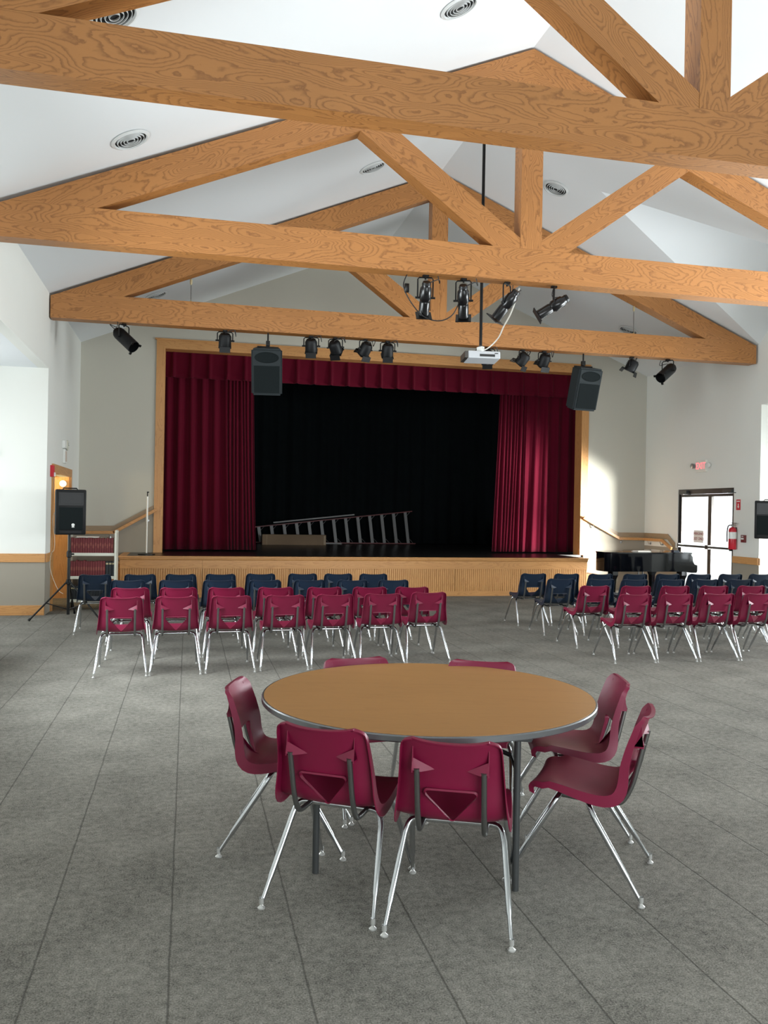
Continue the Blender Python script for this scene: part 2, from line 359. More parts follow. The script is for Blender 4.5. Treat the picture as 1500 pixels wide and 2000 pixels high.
# dormer gable with a window opening
prism(b, [(DY0, ZE), (DYM - .45, ZE), (DYM - .45, ZE + .45), (DYM, DZ)], 'X', XR, XR + W)
prism(b, [(DY1, ZE), (DYM, DZ), (DYM + .45, ZE + .45), (DYM + .45, ZE)], 'X', XR, XR + W)
prism(b, [(DYM - .45, ZE + .45), (DYM + .45, ZE + .45), (DYM, DZ)], 'X', XR, XR + W)
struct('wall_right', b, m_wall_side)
# stage-end wall with the proscenium opening
PL, PR, PZ, PW, SZ = -0.67, 8.726, 5.01, 0.17, 0.766
b = B_()
prism(b, [(XL - W, -.05), (PL + .06, -.05), (PL + .06, zc(PL + .06)), (XL - W, zc(XL - W))], 'Y', YW, YW + .28)
prism(b, [(PR - .06, -.05), (XR + W, -.05), (XR + W, zc(XR + W)), (PR - .06, zc(PR - .06))], 'Y', YW, YW + .28)
prism(b, [(PL + .06, PZ - .06), (PR - .06, PZ - .06), (PR - .06, zc(PR - .06)), (XC, ZA), (PL + .06, zc(PL + .06))], 'Y', YW, YW + .28)
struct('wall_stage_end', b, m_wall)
# rear wall behind the viewer with a row of glazing
b = B_()
prism(b, [(XL - W, 0), (.5, 0), (.5, 3.4), (7.5, 3.4), (7.5, 0), (XR + W, 0), (XR + W, ZE), (XC, ZA), (XL - W, ZE)], 'Y', YB - .15, YB)
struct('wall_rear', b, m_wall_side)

# windows (structure): frame > glass pane
def window(name, plane, pos, a0, a1, z0, z1, nm, fr=.06, m=m_white):
    """plane 'X': lies in x=pos spanning y a0..a1"""
    def bx(b, u0, u1, w0, w1, t=.05):
        if plane == 'X': box2(b, pos - t / 2, pos + t / 2, u0, u1, w0, w1)
        else: box2(b, u0, u1, pos - t / 2, pos + t / 2, w0, w1)
    b = B_(); bx(b, a0, a1, z0, z0 + fr); bx(b, a0, a1, z1 - fr, z1); bx(b, a0, a0 + fr, z0 + fr, z1 - fr); bx(b, a1 - fr, a1, z0 + fr, z1 - fr)
    for i in range(1, nm):
        u = a0 + (a1 - a0) * i / nm; bx(b, u - fr / 2, u + fr / 2, z0 + fr, z1 - fr)
    o = struct(name, b, m)
    b = B_(); bx(b, a0 + fr, a1 - fr, z0 + fr, z1 - fr, .006); obj('pane', b, m_glass, o)
window('window_1', 'X', ALX - .08, AL0 + .25, AL1 - .25, .55, 3.35, 3)
window('window_2', 'X', XL - .08, 6.2, 9.5, .95, 3.6, 3)
window('window_3', 'X', ARX + .08, AR0 + .25, AR1 - .25, .55, 3.35, 3)
window('window_4', 'X', XR + .08, 5.3, 8.5, .95, 3.6, 3)
window('window_5', 'X', XR + .08, DYM - .45, DYM + .45, ZE, ZE + .45, 2)
window('window_6', 'Y', YB - .08, .5, 7.5, 0.0, 3.4, 5)

# ------------------------------------------------------------------ trims
def trimbox(name, dims, g):
    b = B_(); box2(b, *dims); return struct(name, b, m_trim, g=g, bevel=.004)
trimbox('trim_1', (ALX, XL, AL1 - .03, AL1 - .001, .80, .93), (1, 0, 0))         # bay chair rail
trimbox('baseboard_left_bay', (ALX, XL, AL1 - .022, AL1 - .001, 0, .15), (1, 0, 0))
trimbox('trim_2', (XL + .001, XL + .03, AL1, DL0 - .13, .80, .93), (0, 1, 0))
trimbox('trim_3', (XR - .03, XR - .001, AR1, DR0 - .02, .80, .93), (0, 1, 0))
trimbox('trim_4', (XR, ARX, AR1 - .03, AR1 - .001, .80, .93), (1, 0, 0))
trimbox('baseboard_right', (XR - .02, XR - .001, AR1, DR0, 0, .13), (0, 1, 0))
# sloping wall cap boards beside the stage (wall-mounted) built as trims
def board(name, pts_top, pts_bot, axis, a, bb, g=(1, 0, 0)):
    b = B_(); prism(b, pts_top + pts_bot[::-1], axis, a, bb); return struct(name, b, m_trim, g=g)
m_taupe = wood('taupe_oak', (150, 128, 100), (126, 104, 80), scale=1.6, rings=7, stretch=0.06, mixamt=0.4)  # greyer, darker oak for the boards behind the handrails
m_wains = mottled('taupe_wainscot_paint', (148, 141, 128), 0.03, 1.5, 0.75, bump=0.04, bscale=180)
b = B_(); box2(b, ALX, XL, AL1 - .006, AL1 - .0005, .0, .80); struct('wall_left_bay_wainscot', b, m_wains)
b = B_(); box2(b, XL + .0005, XL + .006, AL1, DL0 - .12, 0, .80); box2(b, XL + .0005, XL + .006, DL1 + .12, YW, 0, 1.16); struct('wall_left_wainscot', b, m_wains)
b = B_(); box2(b, XR - .006, XR - .0005, AR1, DR0 - .001, 0, .80); box2(b, XR - .006, XR - .0005, DR1 + .001, YW, 0, 1.0); box2(b, XR, ARX, AR1 - .006, AR1 - .0005, 0, .80); struct('wall_right_wainscot', b, m_wains)
b = B_(); prism(b, [(XL, 0), (PL, 0), (PL, 1.58), (-1.42, 1.18), (XL, 1.17)], 'Y', YW - .006, YW - .0005)
prism(b, [(PR, 0), (XR, 0), (XR, 1.17), (9.50, 1.17), (PR, 1.56)], 'Y', YW - .006, YW - .0005); struct('wall_stage_end_wainscot', b, m_wains)
# proscenium frame
b = B_(); D0, D1 = YW - .03, YW + .30
prism(b, [(PL, SZ), (PL + PW, SZ), (PL + PW, PZ - PW), (PL, PZ)], 'Y', D0, D1)
struct('trim_5', b, m_trim, g=(0, 0, 1))
b = B_(); prism(b, [(PR - PW, SZ), (PR, SZ), (PR, PZ), (PR - PW, PZ - PW)], 'Y', D0, D1); struct('trim_6', b, m_trim, g=(0, 0, 1))
b = B_(); prism(b, [(PL, PZ), (PL + PW, PZ - PW), (PR - PW, PZ - PW), (PR, PZ)], 'Y', D0, D1)
box2(b, PL - .03, PR + .03, D0 - .015, YW, PZ, PZ + .03); struct('trim_7', b, m_trim, g=(1, 0, 0))
# left door casing
b = B_(); box2(b, XL, XL + .03, DL0 - .12, DL1 + .12, DLZ, DLZ + .14); struct('trim_8', b, m_trim, g=(0, 1, 0))
b = B_(); box2(b, XL, XL + .03, DL0 - .12, DL0, 0, DLZ); box2(b, XL - W - .02, XL, DL0, DL0 + .03, 0, DLZ); struct('trim_9', b, m_trim, g=(0, 0, 1))
b = B_(); box2(b, XL, XL + .03, DL1, DL1 + .12, 0, DLZ); box2(b, XL - .27, XL, DL1 - .03, DL1, 0, DLZ); struct('trim_10', b, m_trim, g=(0, 0, 1))

# side room behind the left door, with its lit globe
b = B_(); box2(b, -5.2, XL - W, 17.0, 17.1, 0, 2.9); box2(b, -5.3, -5.2, AL1 + .3, 17.1, 0, 2.9); box2(b, -5.3, XL - W, AL1 + .16, AL1 + .26, 0, 2.9)
box2(b, -5.3, XL - W, AL1 + .16, 17.1, 2.6, 2.7); box2(b, -5.3, XL - W, AL1 + .16, 17.1, -.1, -.001)
struct('wall_side_room', b, m_yellow)
t = thing('wall_globe_light', 'small round lit globe glowing inside the left doorway', 'lamp', (-2.20, DL1 - .032, 2.06))
b = B_(); lathe(b, [(0, 0), (.06, 0), (.06, .02), (.03, .04), (0, .04)], 16, Matrix.Rotation(PI / 2, 4, 'X')); obj('backplate', b, m_white, t)
b = B_(); bmesh.ops.create_uvsphere(b, u_segments=16, v_segments=10, radius=.055, matrix=Matrix.Translation((0, -.08, 0))); obj('globe', b, m_bulb, t, smooth='all')
l = bpy.data.lights.new('side_room_fill', 'POINT'); l.energy = 32; l.color = (1, .80, .42); l.shadow_soft_size = .1  # added warm fill inside the room, apart from the globe, to brighten the jamb
lo = bpy.data.objects.new('side_room_fill', l); C.objects.link(lo); lo.location = (-2.62, 15.2, 2.1)
# open door leaf seen through that doorway
d1 = B_(); box2(d1, 0, .045, -.88, 0, .02, 2.13); od = obj('door_2', d1, m_darkwood, g=(0, 0, 1)); od['kind'] = 'structure'
od.location = (XL - W - .16, DL0 + .95, 0); od.rotation_euler = (0, 0, math.radians(-9))
b = B_(); tube(b, [(.045, -.80, 1.0), (.09, -.80, 1.0), (.10, -.77, 1.0), (.10, -.70, 1.0)], .010); obj('door_handle', b, m_alu, od, smooth=True)

# ------------------------------------------------------------------ trusses
Zb, Zt, Zend, Zap, RD, TH, KW, HW = 4.50, 4.892, 4.832, 7.345, 0.376, 0.22, 0.277, 6.1
def truss(y, label):
    t = thing('roof_truss', label, 'roof truss', (XC, y, 0), group='timber roof trusses')
    e = .0015
    b = B_(); prism(b, [(-HW, Zb), (HW, Zb), (HW, Zend), (HW - .16, Zt), (-HW + .16, Zt), (-HW, Zend)], 'Y', 0, TH); obj('bottom_chord', b, m_beam, t, g=(1, 0, 0))
    sl = (Zap - Zend) / HW
    for s in (-1, 1):
        xr = -(HW - .16 - (0))
        # rafter from above the chord to the apex
        x_end = (Zt - (Zap - RD)) / sl       # where its underside meets the chord top (negative)
        P = [(0, Zap), (0, Zap - RD), (x_end, Zt + e), (-HW + .16, Zt + e)]
        P = [(-s * p[0], p[1]) for p in P]
        b = B_(); prism(b, P, 'Y', 0.0, TH); obj('rafter', b, m_beam, t, g=(1, 0, -s * sl))
    b = B_(); prism(b, [(-KW / 2, Zt + e), (KW / 2, Zt + e), (KW / 2, Zap - RD - KW / 2 * sl - e), (0, Zap - RD - e), (-KW / 2, Zap - RD - KW / 2 * sl - e)], 'Y', 0.0, TH); obj('king_post', b, m_beam, t, g=(0, 0, 1))
    for s in (-1, 1):
        k = .717
        def lo(x): return 4.898 - k * (x + .49)            # lower edge through (-.49, 4.898)
        def hi(x): return 5.023 - k * (x + .144)
        # meet the rafter underside: z = Zap-RD + sl*x
        xa = (4.898 - k * .49 - (Zap - RD)) / (sl + k); xb = (5.023 - k * .144 - (Zap - RD)) / (sl + k)
        P = [(-.49, Zt + e), (xa, lo(xa)), (xb, hi(xb) - e), (-KW / 2 - e, hi(-KW / 2)), (-KW / 2 - e, Zt + e)]
        P = [(-s * p[0], p[1]) for p in P]
        b = B_(); prism(b, P, 'Y', .004, TH - .004); obj('web_brace', b, m_beam, t, g=(1, 0, s * k) if s > 0 else (1, 0, -k))
    return t
truss(5.888, 'nearest timber roof truss crossing the top of the picture')
truss(9.552, 'middle timber roof truss with four black spotlights under it')
truss(13.43, 'farthest timber roof truss, just before the stage, hung with speakers')

# ceiling air diffusers
def diffuser(x, y, label):
    t = thing('ceiling_diffuser', label, 'air vent', (x, y, zc(x) - .004), (0, math.atan(SL) * (1 if x > XC else -1), 0), 'round ceiling diffusers')
    b = B_(); lathe(b, [(.205, 0), (.205, -.008), (.175, -.02), (.165, -.004), (.165, 0)], 32); obj('rim', b, m_vent, t, smooth=True)
    b = B_(); lathe(b, [(0, -.003), (.165, -.003), (.165, 0)], 32); obj('throat', b, m_ventdark, t)
    for r in (.145, .112, .079, .046):
        b = B_(); lathe(b, [(r - .001, -.004), (r - .007, -.020), (r - .003, -.022), (r + .001, -.004)], 28); obj('ring', b, m_vent, t, smooth=True)
    return t
for x, y, lb in [(-.63, 6.81, 'round vent half hidden behind the nearest truss, top left corner'), (-.65, 9.04, 'round vent on the left ceiling slope between nearest and middle trusses'),
              (2.59, 12.19, 'round vent on the left slope seen between truss braces'), (-.63, 15.55, 'round dark vent low on the left slope before the stage wall'),
              (2.59, 8.10, 'round vent at the top edge of the picture near the ridge'), (5.515, 12.15, 'round vent on the right ceiling slope beside a king post'),
              (8.7, 15.53, 'round dark vent low on the right slope above the far truss')]:
    diffuser(x, y, lb)

# ------------------------------------------------------------------ stage
YS, S0, S1 = 15.9, -1.20, 8.06
b = B_(); box2(b, PL - .3, PR + .3, YW + .05, 23.2, SZ - .05, SZ); box2(b, S0, S1, YS + .03, YW + .05, SZ - .04, SZ)
sf = struct('floor_stage', b, m_stagefloor)
b = B_(); box2(b, -2.2, -2.1, YW + .3, 23.2, 0, 6); box2(b, 10.1, 10.2, YW + .3, 23.2, 0, 6); box2(b, -2.2, 10.2, 23.1, 23.2, 0, 6); box2(b, -2.2, 10.2, YW + .3, 23.2, 6, 6.1)
struct('wall_stage_house', b, m_velvetblack)
t = thing('stage_apron', 'oak-faced stage front with beadboard panels behind the chair rows', 'stage', (0, 0, 0))
b = B_(); box2(b, S0 - .03, S1 + .02, YS - .03, YS + .10, SZ - .025, SZ + .003)
box2(b, S0 - .03, S0 + .1, YS + .10, YW - .031, SZ - .025, SZ + .003); obj('nosing', b, m_trim, t, g=(1, 0, 0), bevel=.006)
b = B_(); prism(b, [(YS, SZ - .026), (YS - .022, SZ - .026), (YS - .02, SZ - .05), (YS - .006, SZ - .07), (YS, SZ - .07)], 'X', S0 - .01, S1 + .005); obj('moulding', b, m_trim, t, g=(1, 0, 0))
b = B_(); box2(b, S0, .268, YS, YS + .03, SZ - .225, SZ - .0705); obj('frieze_board', b, m_trim, t, g=(1, 0, 0))
b = B_(); box2(b, .272, S1, YS, YS + .03, SZ - .225, SZ - .0705); obj('frieze_board', b, m_trim, t, g=(1, 0, 0))
b = B_(); box2(b, S0, S1, YS + .004, YS + .03, 0.001, .10); obj('base_board', b, m_trim, t, g=(1, 0, 0))
def beadboard(x0, x1, z0, z1, step=.042):
    b = B_(); x = x0; pts = []
    while x < x1 - 1e-4:
        xe = min(x1, x + step); g_ = min(.009, (xe - x) * .3)
        pts += [(x, .012), (x + g_ * .5, .014), (x + g_, .003), (xe - .002, .003)]; x = xe
    A = [b.verts.new((p[0], YS + p[1] + .006, z0)) for p in pts]; Bv = [b.verts.new((p[0], YS + p[1] + .006, z1)) for p in pts]
    for i in range(len(pts) - 1): b.faces.new((A[i], A[i + 1], Bv[i + 1], Bv[i]))
    return b
xs = [S0, .268, 1.9, 3.55, 5.2, 6.6, S1]
for i in range(len(xs) - 1):
    obj('beadboard_panel', beadboard(xs[i] + .002, xs[i + 1] - .002, .10, SZ - .225), m_bead, t, g=(0, 0, 1))
b = B_(); box2(b, S0, S0 + .02, YS + .031, YW, 0.001, SZ - .04); obj('side_panel', b, m_bead, t, g=(0, 0, 1))
b = B_(); box2(b, S0 + .021, S1 - .021, YS + .034, YS + .05, .002, SZ - .045); obj('light_stop_board', b, m_darkwood, t, g=(1, 0, 0))  # added behind the panels to stop light leaking through their gaps
b = B_(); box2(b, S1 - .02, S1, YS + .031, YW, 0.001, SZ - .04); obj('side_panel', b, m_bead, t, g=(0, 0, 1))
# steps at both ends, against the stage-end wall
for s, x0, lb in ((-1, S0, 'wooden steps rising to the left end of the stage behind the book cart'), (1, S1, 'steps rising to the right end of the stage behind the piano')):
    t2 = thing('stage_steps', lb, 'steps', (x0, 0, 0))
    mm_ = m_trim if s < 0 else m_trim
    for k in range(3):
        b = B_(); a0, a1 = (.24 * k + .003, .24 * (k + 1))
        box2(b, s * a0, s * a1, 16.42, YW - .005, 0.001, SZ - .19 * (k + 1) + .02 - .026)
        obj('riser', b, mm_, t2, g=(0, 1, 0))
        b = B_(); box2(b, s * a0, s * (a1 + .015), 16.40, YW - .005, SZ - .19 * (k + 1) + .02 - .025, SZ - .19 * (k + 1) + .02); obj('tread', b, mm_, t2, g=(0, 1, 0))

# handrails with their wall boards
def rail(label, path, board_pts, brk, wall_n):
    t = thing('handrail', label, 'handrail', (0, 0, 0))
    b = B_()
    for p, q in zip(path, path[1:]):
        p, q = Vector(p), Vector(q); d = (q - p); Lh = d.length; mid = (p + q) / 2
        mt = Matrix.Translation(mid) @ d.to_track_quat('X', 'Z').to_matrix().to_4x4()
        box(b, (0, 0, 0), (Lh + .03, .045, .06), mt)
    obj('rail', b, m_trim, t, bevel=.006, g=(1, 0, -.3))
    for i, (pts, off) in enumerate(board_pts):
        b = B_(); p, q = Vector(pts[0]), Vector(pts[1]); d = q - p; n = Vector(off).normalized() * .018
        u_ = Vector((0, 0, .12)); V = [p, q, q + u_, p + u_]
        A = [b.verts.new(v) for v in V]; Bv = [b.verts.new(v + n) for v in V]
        b.faces.new(A); b.faces.new(Bv[::-1])
        for k in range(4): b.faces.new((A[k], Bv[k], Bv[(k + 1) % 4], A[(k + 1) % 4]))
        obj('wall_board', b, m_taupe, t, g=tuple(d))
    for p, n in brk:
        b = B_(); p = Vector(p); n = Vector(n)
        tube(b, [p + Vector((0, 0, -.09)), p + n * .05 + Vector((0, 0, -.10)), p + n * .075 + Vector((0, 0, -.03))], .008, 8)
        lathe(b, [(0, 0), (.025, 0), (.025, .008), (0, .012)], 12, Matrix.Translation(p + Vector((0, 0, -.09))) @ n.to_track_quat('Z', 'Y').to_matrix().to_4x4())
        obj('bracket', b, m_alu, t, smooth=True)
    return t
yw = YW - .0062
rail('oak handrail sloping down the wall right of the stage and round the corner', [(8.62, yw - .075, 1.60), (9.50, yw - .075, 1.15), (10.10, yw - .075, 1.14), (10.10, 16.42, 1.14), (10.10, 16.06, .98)],
     [(((8.73, yw, 1.56), (9.50, yw, 1.165)), (0, -1, 0)), (((9.50, yw, 1.165), (10.17, yw, 1.165)), (0, -1, 0)), (((10.168, yw - .02, 1.165), (10.168, 16.30, 1.165)), (-1, 0, 0)), (((10.168, 16.30, 1.165), (10.168, 16.02, .98)), (-1, 0, 0))],
     [((8.86, yw, 1.48), (0, -1, 0)), ((9.58, yw, 1.15), (0, -1, 0)), ((10.168, 17.0, 1.14), (-1, 0, 0)), ((10.168, 16.5, 1.14), (-1, 0, 0))], None)
rail('oak handrail sloping down the wall left of the stage above the cart', [(-.62, yw - .075, 1.62), (-1.42, yw - .075, 1.16), (-2.03, yw - .075, 1.15)],
     [(((-.68, yw, 1.585), (-1.42, yw, 1.17)), (0, -1, 0)), (((-1.42, yw, 1.17), (-2.095, yw, 1.16)), (0, -1, 0))],
     [((-.78, yw, 1.49), (0, -1, 0)), ((-1.5, yw, 1.15), (0, -1, 0))], None)

# ------------------------------------------------------------------ curtains
def drape(fn, nu, nz, name, m, label, cat, th=.012):
    b = B_(); V = [[b.verts.new(fn(i / nu, k / nz)) for k in range(nz + 1)] for i in range(nu + 1)]
    for i in range(nu):
        for k in range(nz): b.faces.new((V[i][k], V[i + 1][k], V[i + 1][k + 1], V[i][k + 1]))
    bmesh.ops.recalc_face_normals(b, faces=b.faces[:]); bmesh.ops.solidify(b, geom=b.faces[:], thickness=th)
    o = obj(name, b, m, smooth='all'); return tag(o, label, cat)
def cl(side):
    # side -1 left curtain, +1 right.  u=0 outer edge, u=1 inner edge (towards the opening)
    def f(u, v):
        z = .80 + v * (4.84 - .80); vb = 1 - v
        if side < 0: xo, xi = -.52, 1.30 + .12 * vb ** 1.3
        else: xo, xi = 8.86, 6.86 - .14 * vb ** 1.2
        uu = u ** (1.0)
        # broad pleats on the outer two thirds, tight gathers on the inner third
        split = .62
        if u < split: x01 = (u / split) * .68
        else: x01 = .68 + (u - split) / (1 - split) * .32
        x = xo + (xi - xo) * x01
        if u < split:
            ph = u / split * 5.2 * 2 * PI; s_ = math.sin(ph); A = .075 * (0.55 + .45 * vb)
            y = A * (abs(s_) ** 1.6) * (1 if s_ > 0 else -.55)
        else:
            w_ = (u - split) / (1 - split); ph = w_ * 8 * 2 * PI; A = .05 * (0.5 + .5 * vb)
            y = A * math.sin(ph + .8 * math.sin(3.1 * w_ * 2 * PI) + vb * .8)
        x += .02 * math.sin(u * 23 + v * 2.0) * vb
        return (x, 17.92 - y, z)
    return f
drape(cl(-1), 300, 14, 'stage_curtain', m_velour, 'burgundy velour stage curtain gathered at the left of the stage', 'curtain')
drape(cl(1), 300, 14, 'stage_curtain', m_velour, 'burgundy velour stage curtain gathered at the right of the stage, partly sunlit', 'curtain')
def val(u, v):
    z = 4.325 + v * .66; x = -.53 + u * 9.4; vb = 1 - v; n = 26 * u
    f_ = n - math.floor(n); pl = math.exp(-((f_ - .5) / .10) ** 2)
    return (x + .015 * vb * math.sin(n * 2 * PI), 17.62 - pl * (.03 + .06 * vb), z - .02 * (1 - pl) * vb * 0)
drape(val, 520, 6, 'stage_valance', m_velour, 'short pleated burgundy valance across the top of the stage opening', 'curtain')
def bk(u, v):
    x = -1.9 + u * 11.9; return (x, 22.75 + .05 * math.sin(u * 60 * 2 * PI / 2) + .02 * math.sin(u * 91), .79 + v * 4.9)
drape(bk, 360, 4, 'stage_backdrop', m_velvetblack, 'full width black curtain across the back of the stage', 'curtain')

# ------------------------------------------------------------------ classroom chairs
# local frame: sitter faces +Y, origin on the floor midway between the feet
FR = .295
prof = [(-.010, .772, .148), (-.009, .770, .166), (-.007, .763, .181), (-.002, .750, .191), (.005, .730, .196), (.018, .695, .199), (.038, .64, .203), (.055, .58, .208), (.070, .52, .214),
        (.088, .47, .221), (.118, .435, .227), (.165, .420, .229), (.23, .423, .229), (.30, .434, .227), (.37, .446, .223), (.43, .453, .217), (.465, .452, .205), (.482, .443, .195), (.490, .425, .188)]
def shell_mesh():
    P = [Vector(prof[0])] + [Vector(p) for p in prof[1:4]] + spline([(p[0], p[1], p[2]) for p in prof[4:]], 2); n = len(P)
    b = B_(); rows = []; NU = 16
    for i, p in enumerate(P):
        y, z, hw = p
        a = P[max(0, i - 1)]; c = P[min(n - 1, i + 1)]; t = Vector((0, c[0] - a[0], c[1] - a[1])).normalized()
        nrm = Vector((0, t.z, -t.y))          # outward (back of the backrest / underside)
        s = i / (n - 1)
        isback = min(1, max(0, (z - .44) / .12)) if y < .14 else 0
        row = []
        for k in range(-NU // 2, NU // 2 + 1):
            u = k / (NU / 2); x = u * hw
            bow = abs(u) ** 2.4 * (.042 * isback * min(1, (.772 - z) / .10 + .60) + .022 * (1 - isback) * (1 if y < .42 else .4))
            row.append(Vector((x, y, z)) - nrm * bow)
        fl = .024 + .026 * math.exp(-((s - .50) / .22) ** 2)
        if z > .735: fl = .018
        for sgn, idx in ((-1, 0), (1, -1)):
            e = row[idx]; f1 = e + Vector((sgn * .004, 0, 0)) + nrm * fl
            if idx == 0: row = [f1] + row
            else: row = row + [f1]
        rows.append([b.verts.new((v.x, v.y - FR, v.z)) for v in row])
    # top return lip and front return lip
    top = [b.verts.new((v.co.x, v.co.y - .018, v.co.z - .003)) for v in rows[0][1:-1]]
    for k in range(len(top) - 1): b.faces.new((top[k], top[k + 1], rows[0][k + 2], rows[0][k + 1]))
    b.faces.new((rows[0][0], top[0], rows[0][1])); b.faces.new((rows[0][-1], rows[0][-2], top[-1]))
    fr = [b.verts.new((v.co.x, v.co.y - .004, v.co.z - .022)) for v in rows[-1]]; rows = rows + [fr]
    for a, c in zip(rows, rows[1:]):
        for k in range(len(a) - 1): b.faces.new((a[k], a[k + 1], c[k + 1], c[k]))
    bmesh.ops.recalc_face_normals(b, faces=b.faces[:]); bmesh.ops.solidify(b, geom=b.faces[:], thickness=.0045)
    bmesh.ops.recalc_face_normals(b, faces=b.faces[:])
    me = bpy.data.meshes.new('tmp'); b.to_mesh(me); b.free(); sh = bpy.data.objects.new('tmp_shell', me); C.objects.link(sh)
    # rounded triangular grip hole
    tri = []
    for cx, cz, a0 in ((-.078, .538, 90), (-.004, .452, 210), (.004, .452, 270), (.078, .538, 330)):
        pass
    R = .014; pts = []
    for (cx, cz, s0, s1) in ((.087, .554, -30, 90), (-.087, .554, 90, 210), (0, .449, 215, 325)):
        for k in range(6):
            a = math.radians(s0 + (s1 - s0) * k / 5); pts.append((cx + R * math.cos(a), cz + R * math.sin(a)))
    b = B_(); prism(b, pts, 'Y', -.45, .150 - FR); bmesh.ops.recalc_face_normals(b, faces=b.faces[:])
    me2 = bpy.data.meshes.new('tmp2'); b.to_mesh(me2); b.free(); ct = bpy.data.objects.new('tmp_cut', me2); C.objects.link(ct)
    md = sh.modifiers.new('b', 'BOOLEAN'); md.operation = 'DIFFERENCE'; md.object = ct; md.solver = 'EXACT'
    bpy.context.view_layer.update(); dg = bpy.context.evaluated_depsgraph_get()
    me3 = bpy.data.meshes.new_from_object(sh.evaluated_get(dg))
    bpy.data.objects.remove(sh, do_unlink=True); bpy.data.objects.remove(ct, do_unlink=True)
    b = B_(); b.from_mesh(me3)
    # raised lip round the hole
    def ysurf(z):
        for (y0, z0, _), (y1, z1, _) in zip(prof, prof[1:]):
            if z1 <= z <= z0: return y0 + (y1 - y0) * (z0 - z) / (z0 - z1) - FR
        return .1 - FR
    ri = []
    for k, (px, pz) in enumerate(pts):
        cxm, czm = 0, .512; dx, dz = px - cxm, pz - czm; sc = 1 + .006 / max(.02, math.hypot(dx, dz))
        ox, oz = cxm + dx * sc, czm + dz * sc + (.004 if pz > .545 else 0); ys = ysurf(pz)
        lip = .018 if pz > .535 else .010
        ri.append([b.verts.new((px, ys + .002, pz)), b.verts.new((px, ys - lip, pz)), b.verts.new((ox, ys - lip + .002, oz)), b.verts.new((ox, ysurf(oz) + .002, oz))])
    for a, c in zip(ri, ri[1:] + ri[:1]):
        for k in range(4): b.faces.new((a[k], c[k], c[(k + 1) % 4], a[(k + 1) % 4]))
    # two fins that cap the back uprights
    for s in (-1, 1):
        zf = .655; y0 = ysurf(zf)
        hv = [b.verts.new(v) for v in ((s * .150, ysurf(.70), .700), (s * .150, y0 - .028, .652), (s * .114, y0 - .027, .648), (s * .060, y0, .654), (s * .150, y0 + .015, .650), (s * .100, y0 + .012, .650))]
        bmesh.ops.convex_hull(b, input=hv)
        pr_ = [(y0 + .02, zf - .012), (y0 - .027, zf - .012), (y0 - .022, zf + .006), (ysurf(.75) + .02, .755)]
        A = [b.verts.new((s * .150, p[0], p[1])) for p in pr_]; Bv = [b.verts.new((s * .146, p[0], p[1])) for p in pr_]
        b.faces.new(A); b.faces.new(Bv[::-1])
        for k in range(4): b.faces.new((A[k], Bv[k], Bv[(k + 1) % 4], A[(k + 1) % 4]))
    bmesh.ops.recalc_face_normals(b, faces=b.faces[:])
    return b
def make_chair(m, label):
    t = thing('classroom_chair', label, 'chair')
    obj('seat_shell', shell_mesh(), m, t, smooth=True)
    for s in (-1, 1):
        b = B_(); P = spline([(s * .130, .015 - FR - .006, .66), (s * .130, .040 - FR - .012, .58), (s * .130, .062 - FR - .012, .49), (s * .130, .080 - FR, .42), (s * .130, .115 - FR, .388), (s * .130, .20 - FR, .384), (s * .130, .36 - FR, .393)], 4)
        tube(b, P, .0115, 10); obj('back_support', b, m_greysteel, t, smooth=True)
    for (yy, yf, zz, xf) in ((.235, 0.0, .385, .245), (.365, 2 * FR, .400, .225)):
        for s in (-1, 1):
            b = B_()
            core = spline([(0, yy - FR, zz), (s * .10, yy - FR, zz), (s * .165, yy - FR, zz - .002), (s * .19, yy + (yf - yy) * .05 - FR, zz - .018), (s * (.203), yy + (yf - yy) * .14 - FR, zz - .055)], 4)
            top = core[-1]; foot = Vector((s * xf, yf - FR, .022))
            path = core + [top.lerp(foot, .35), top.lerp(foot, .70), top.lerp(foot, .74), foot]
            rr = [.0125] * (len(core) + 2) + [.0095, .0085]
            tube(b, path, rr, 12); lg = obj('leg', b, m_chrome, t, smooth=True)
            b = B_(); lathe(b, [(.0098, .045), (.0104, .022), (.006, .018), (.009, .012), (.0165, .006), (.0165, .001), (0, .001)], 14, Matrix.Translation((s * xf, yf - FR, 0)))
            obj('glide', b, m_clear, lg, smooth=True)
    return t
protos = {}
def place_chair(kind, x, y, ang, label, group):
    """x,y: midpoint between the rear feet; ang: heading clockwise from +Y"""
    a = -ang; cx = x + math.sin(ang) * FR; cy = y + math.cos(ang) * FR
    if kind not in protos:
        t = make_chair(m_maroon if kind == 'maroon' else m_navy, label); protos[kind] = t; t.location = (cx, cy, 0); t.rotation_euler = (0, 0, a); t['group'] = group; return t
    return dup(protos[kind], (cx, cy, 0), (0, 0, a), label, group)
R = math.radians
G = 'maroon chairs round the folding table'
place_chair('maroon', .530, 3.351, R(32), 'near maroon chair on the left, its back to the viewer at the round table', G)
place_chair('maroon', .994, 3.062, R(24), 'nearest maroon chair, back to the viewer, right of its near neighbour at the table', G)
place_chair('maroon', .235, 4.27, R(106), 'maroon chair at the left side of the round table facing right', G)
place_chair('maroon', 2.03, 3.385, R(-55), 'maroon chair at the near right of the table, full side view, pulled out', G)
place_chair('maroon', 2.275, 4.06, R(-73), 'maroon chair at the far right of the table, partly hidden by the tabletop', G)
place_chair('maroon', .985, 4.90, R(174), 'maroon chair on the far left side of the table, only its top showing', G)
place_chair('maroon', 1.715, 4.70, R(206), 'maroon chair on the far right side of the table, only its top edge showing', G)
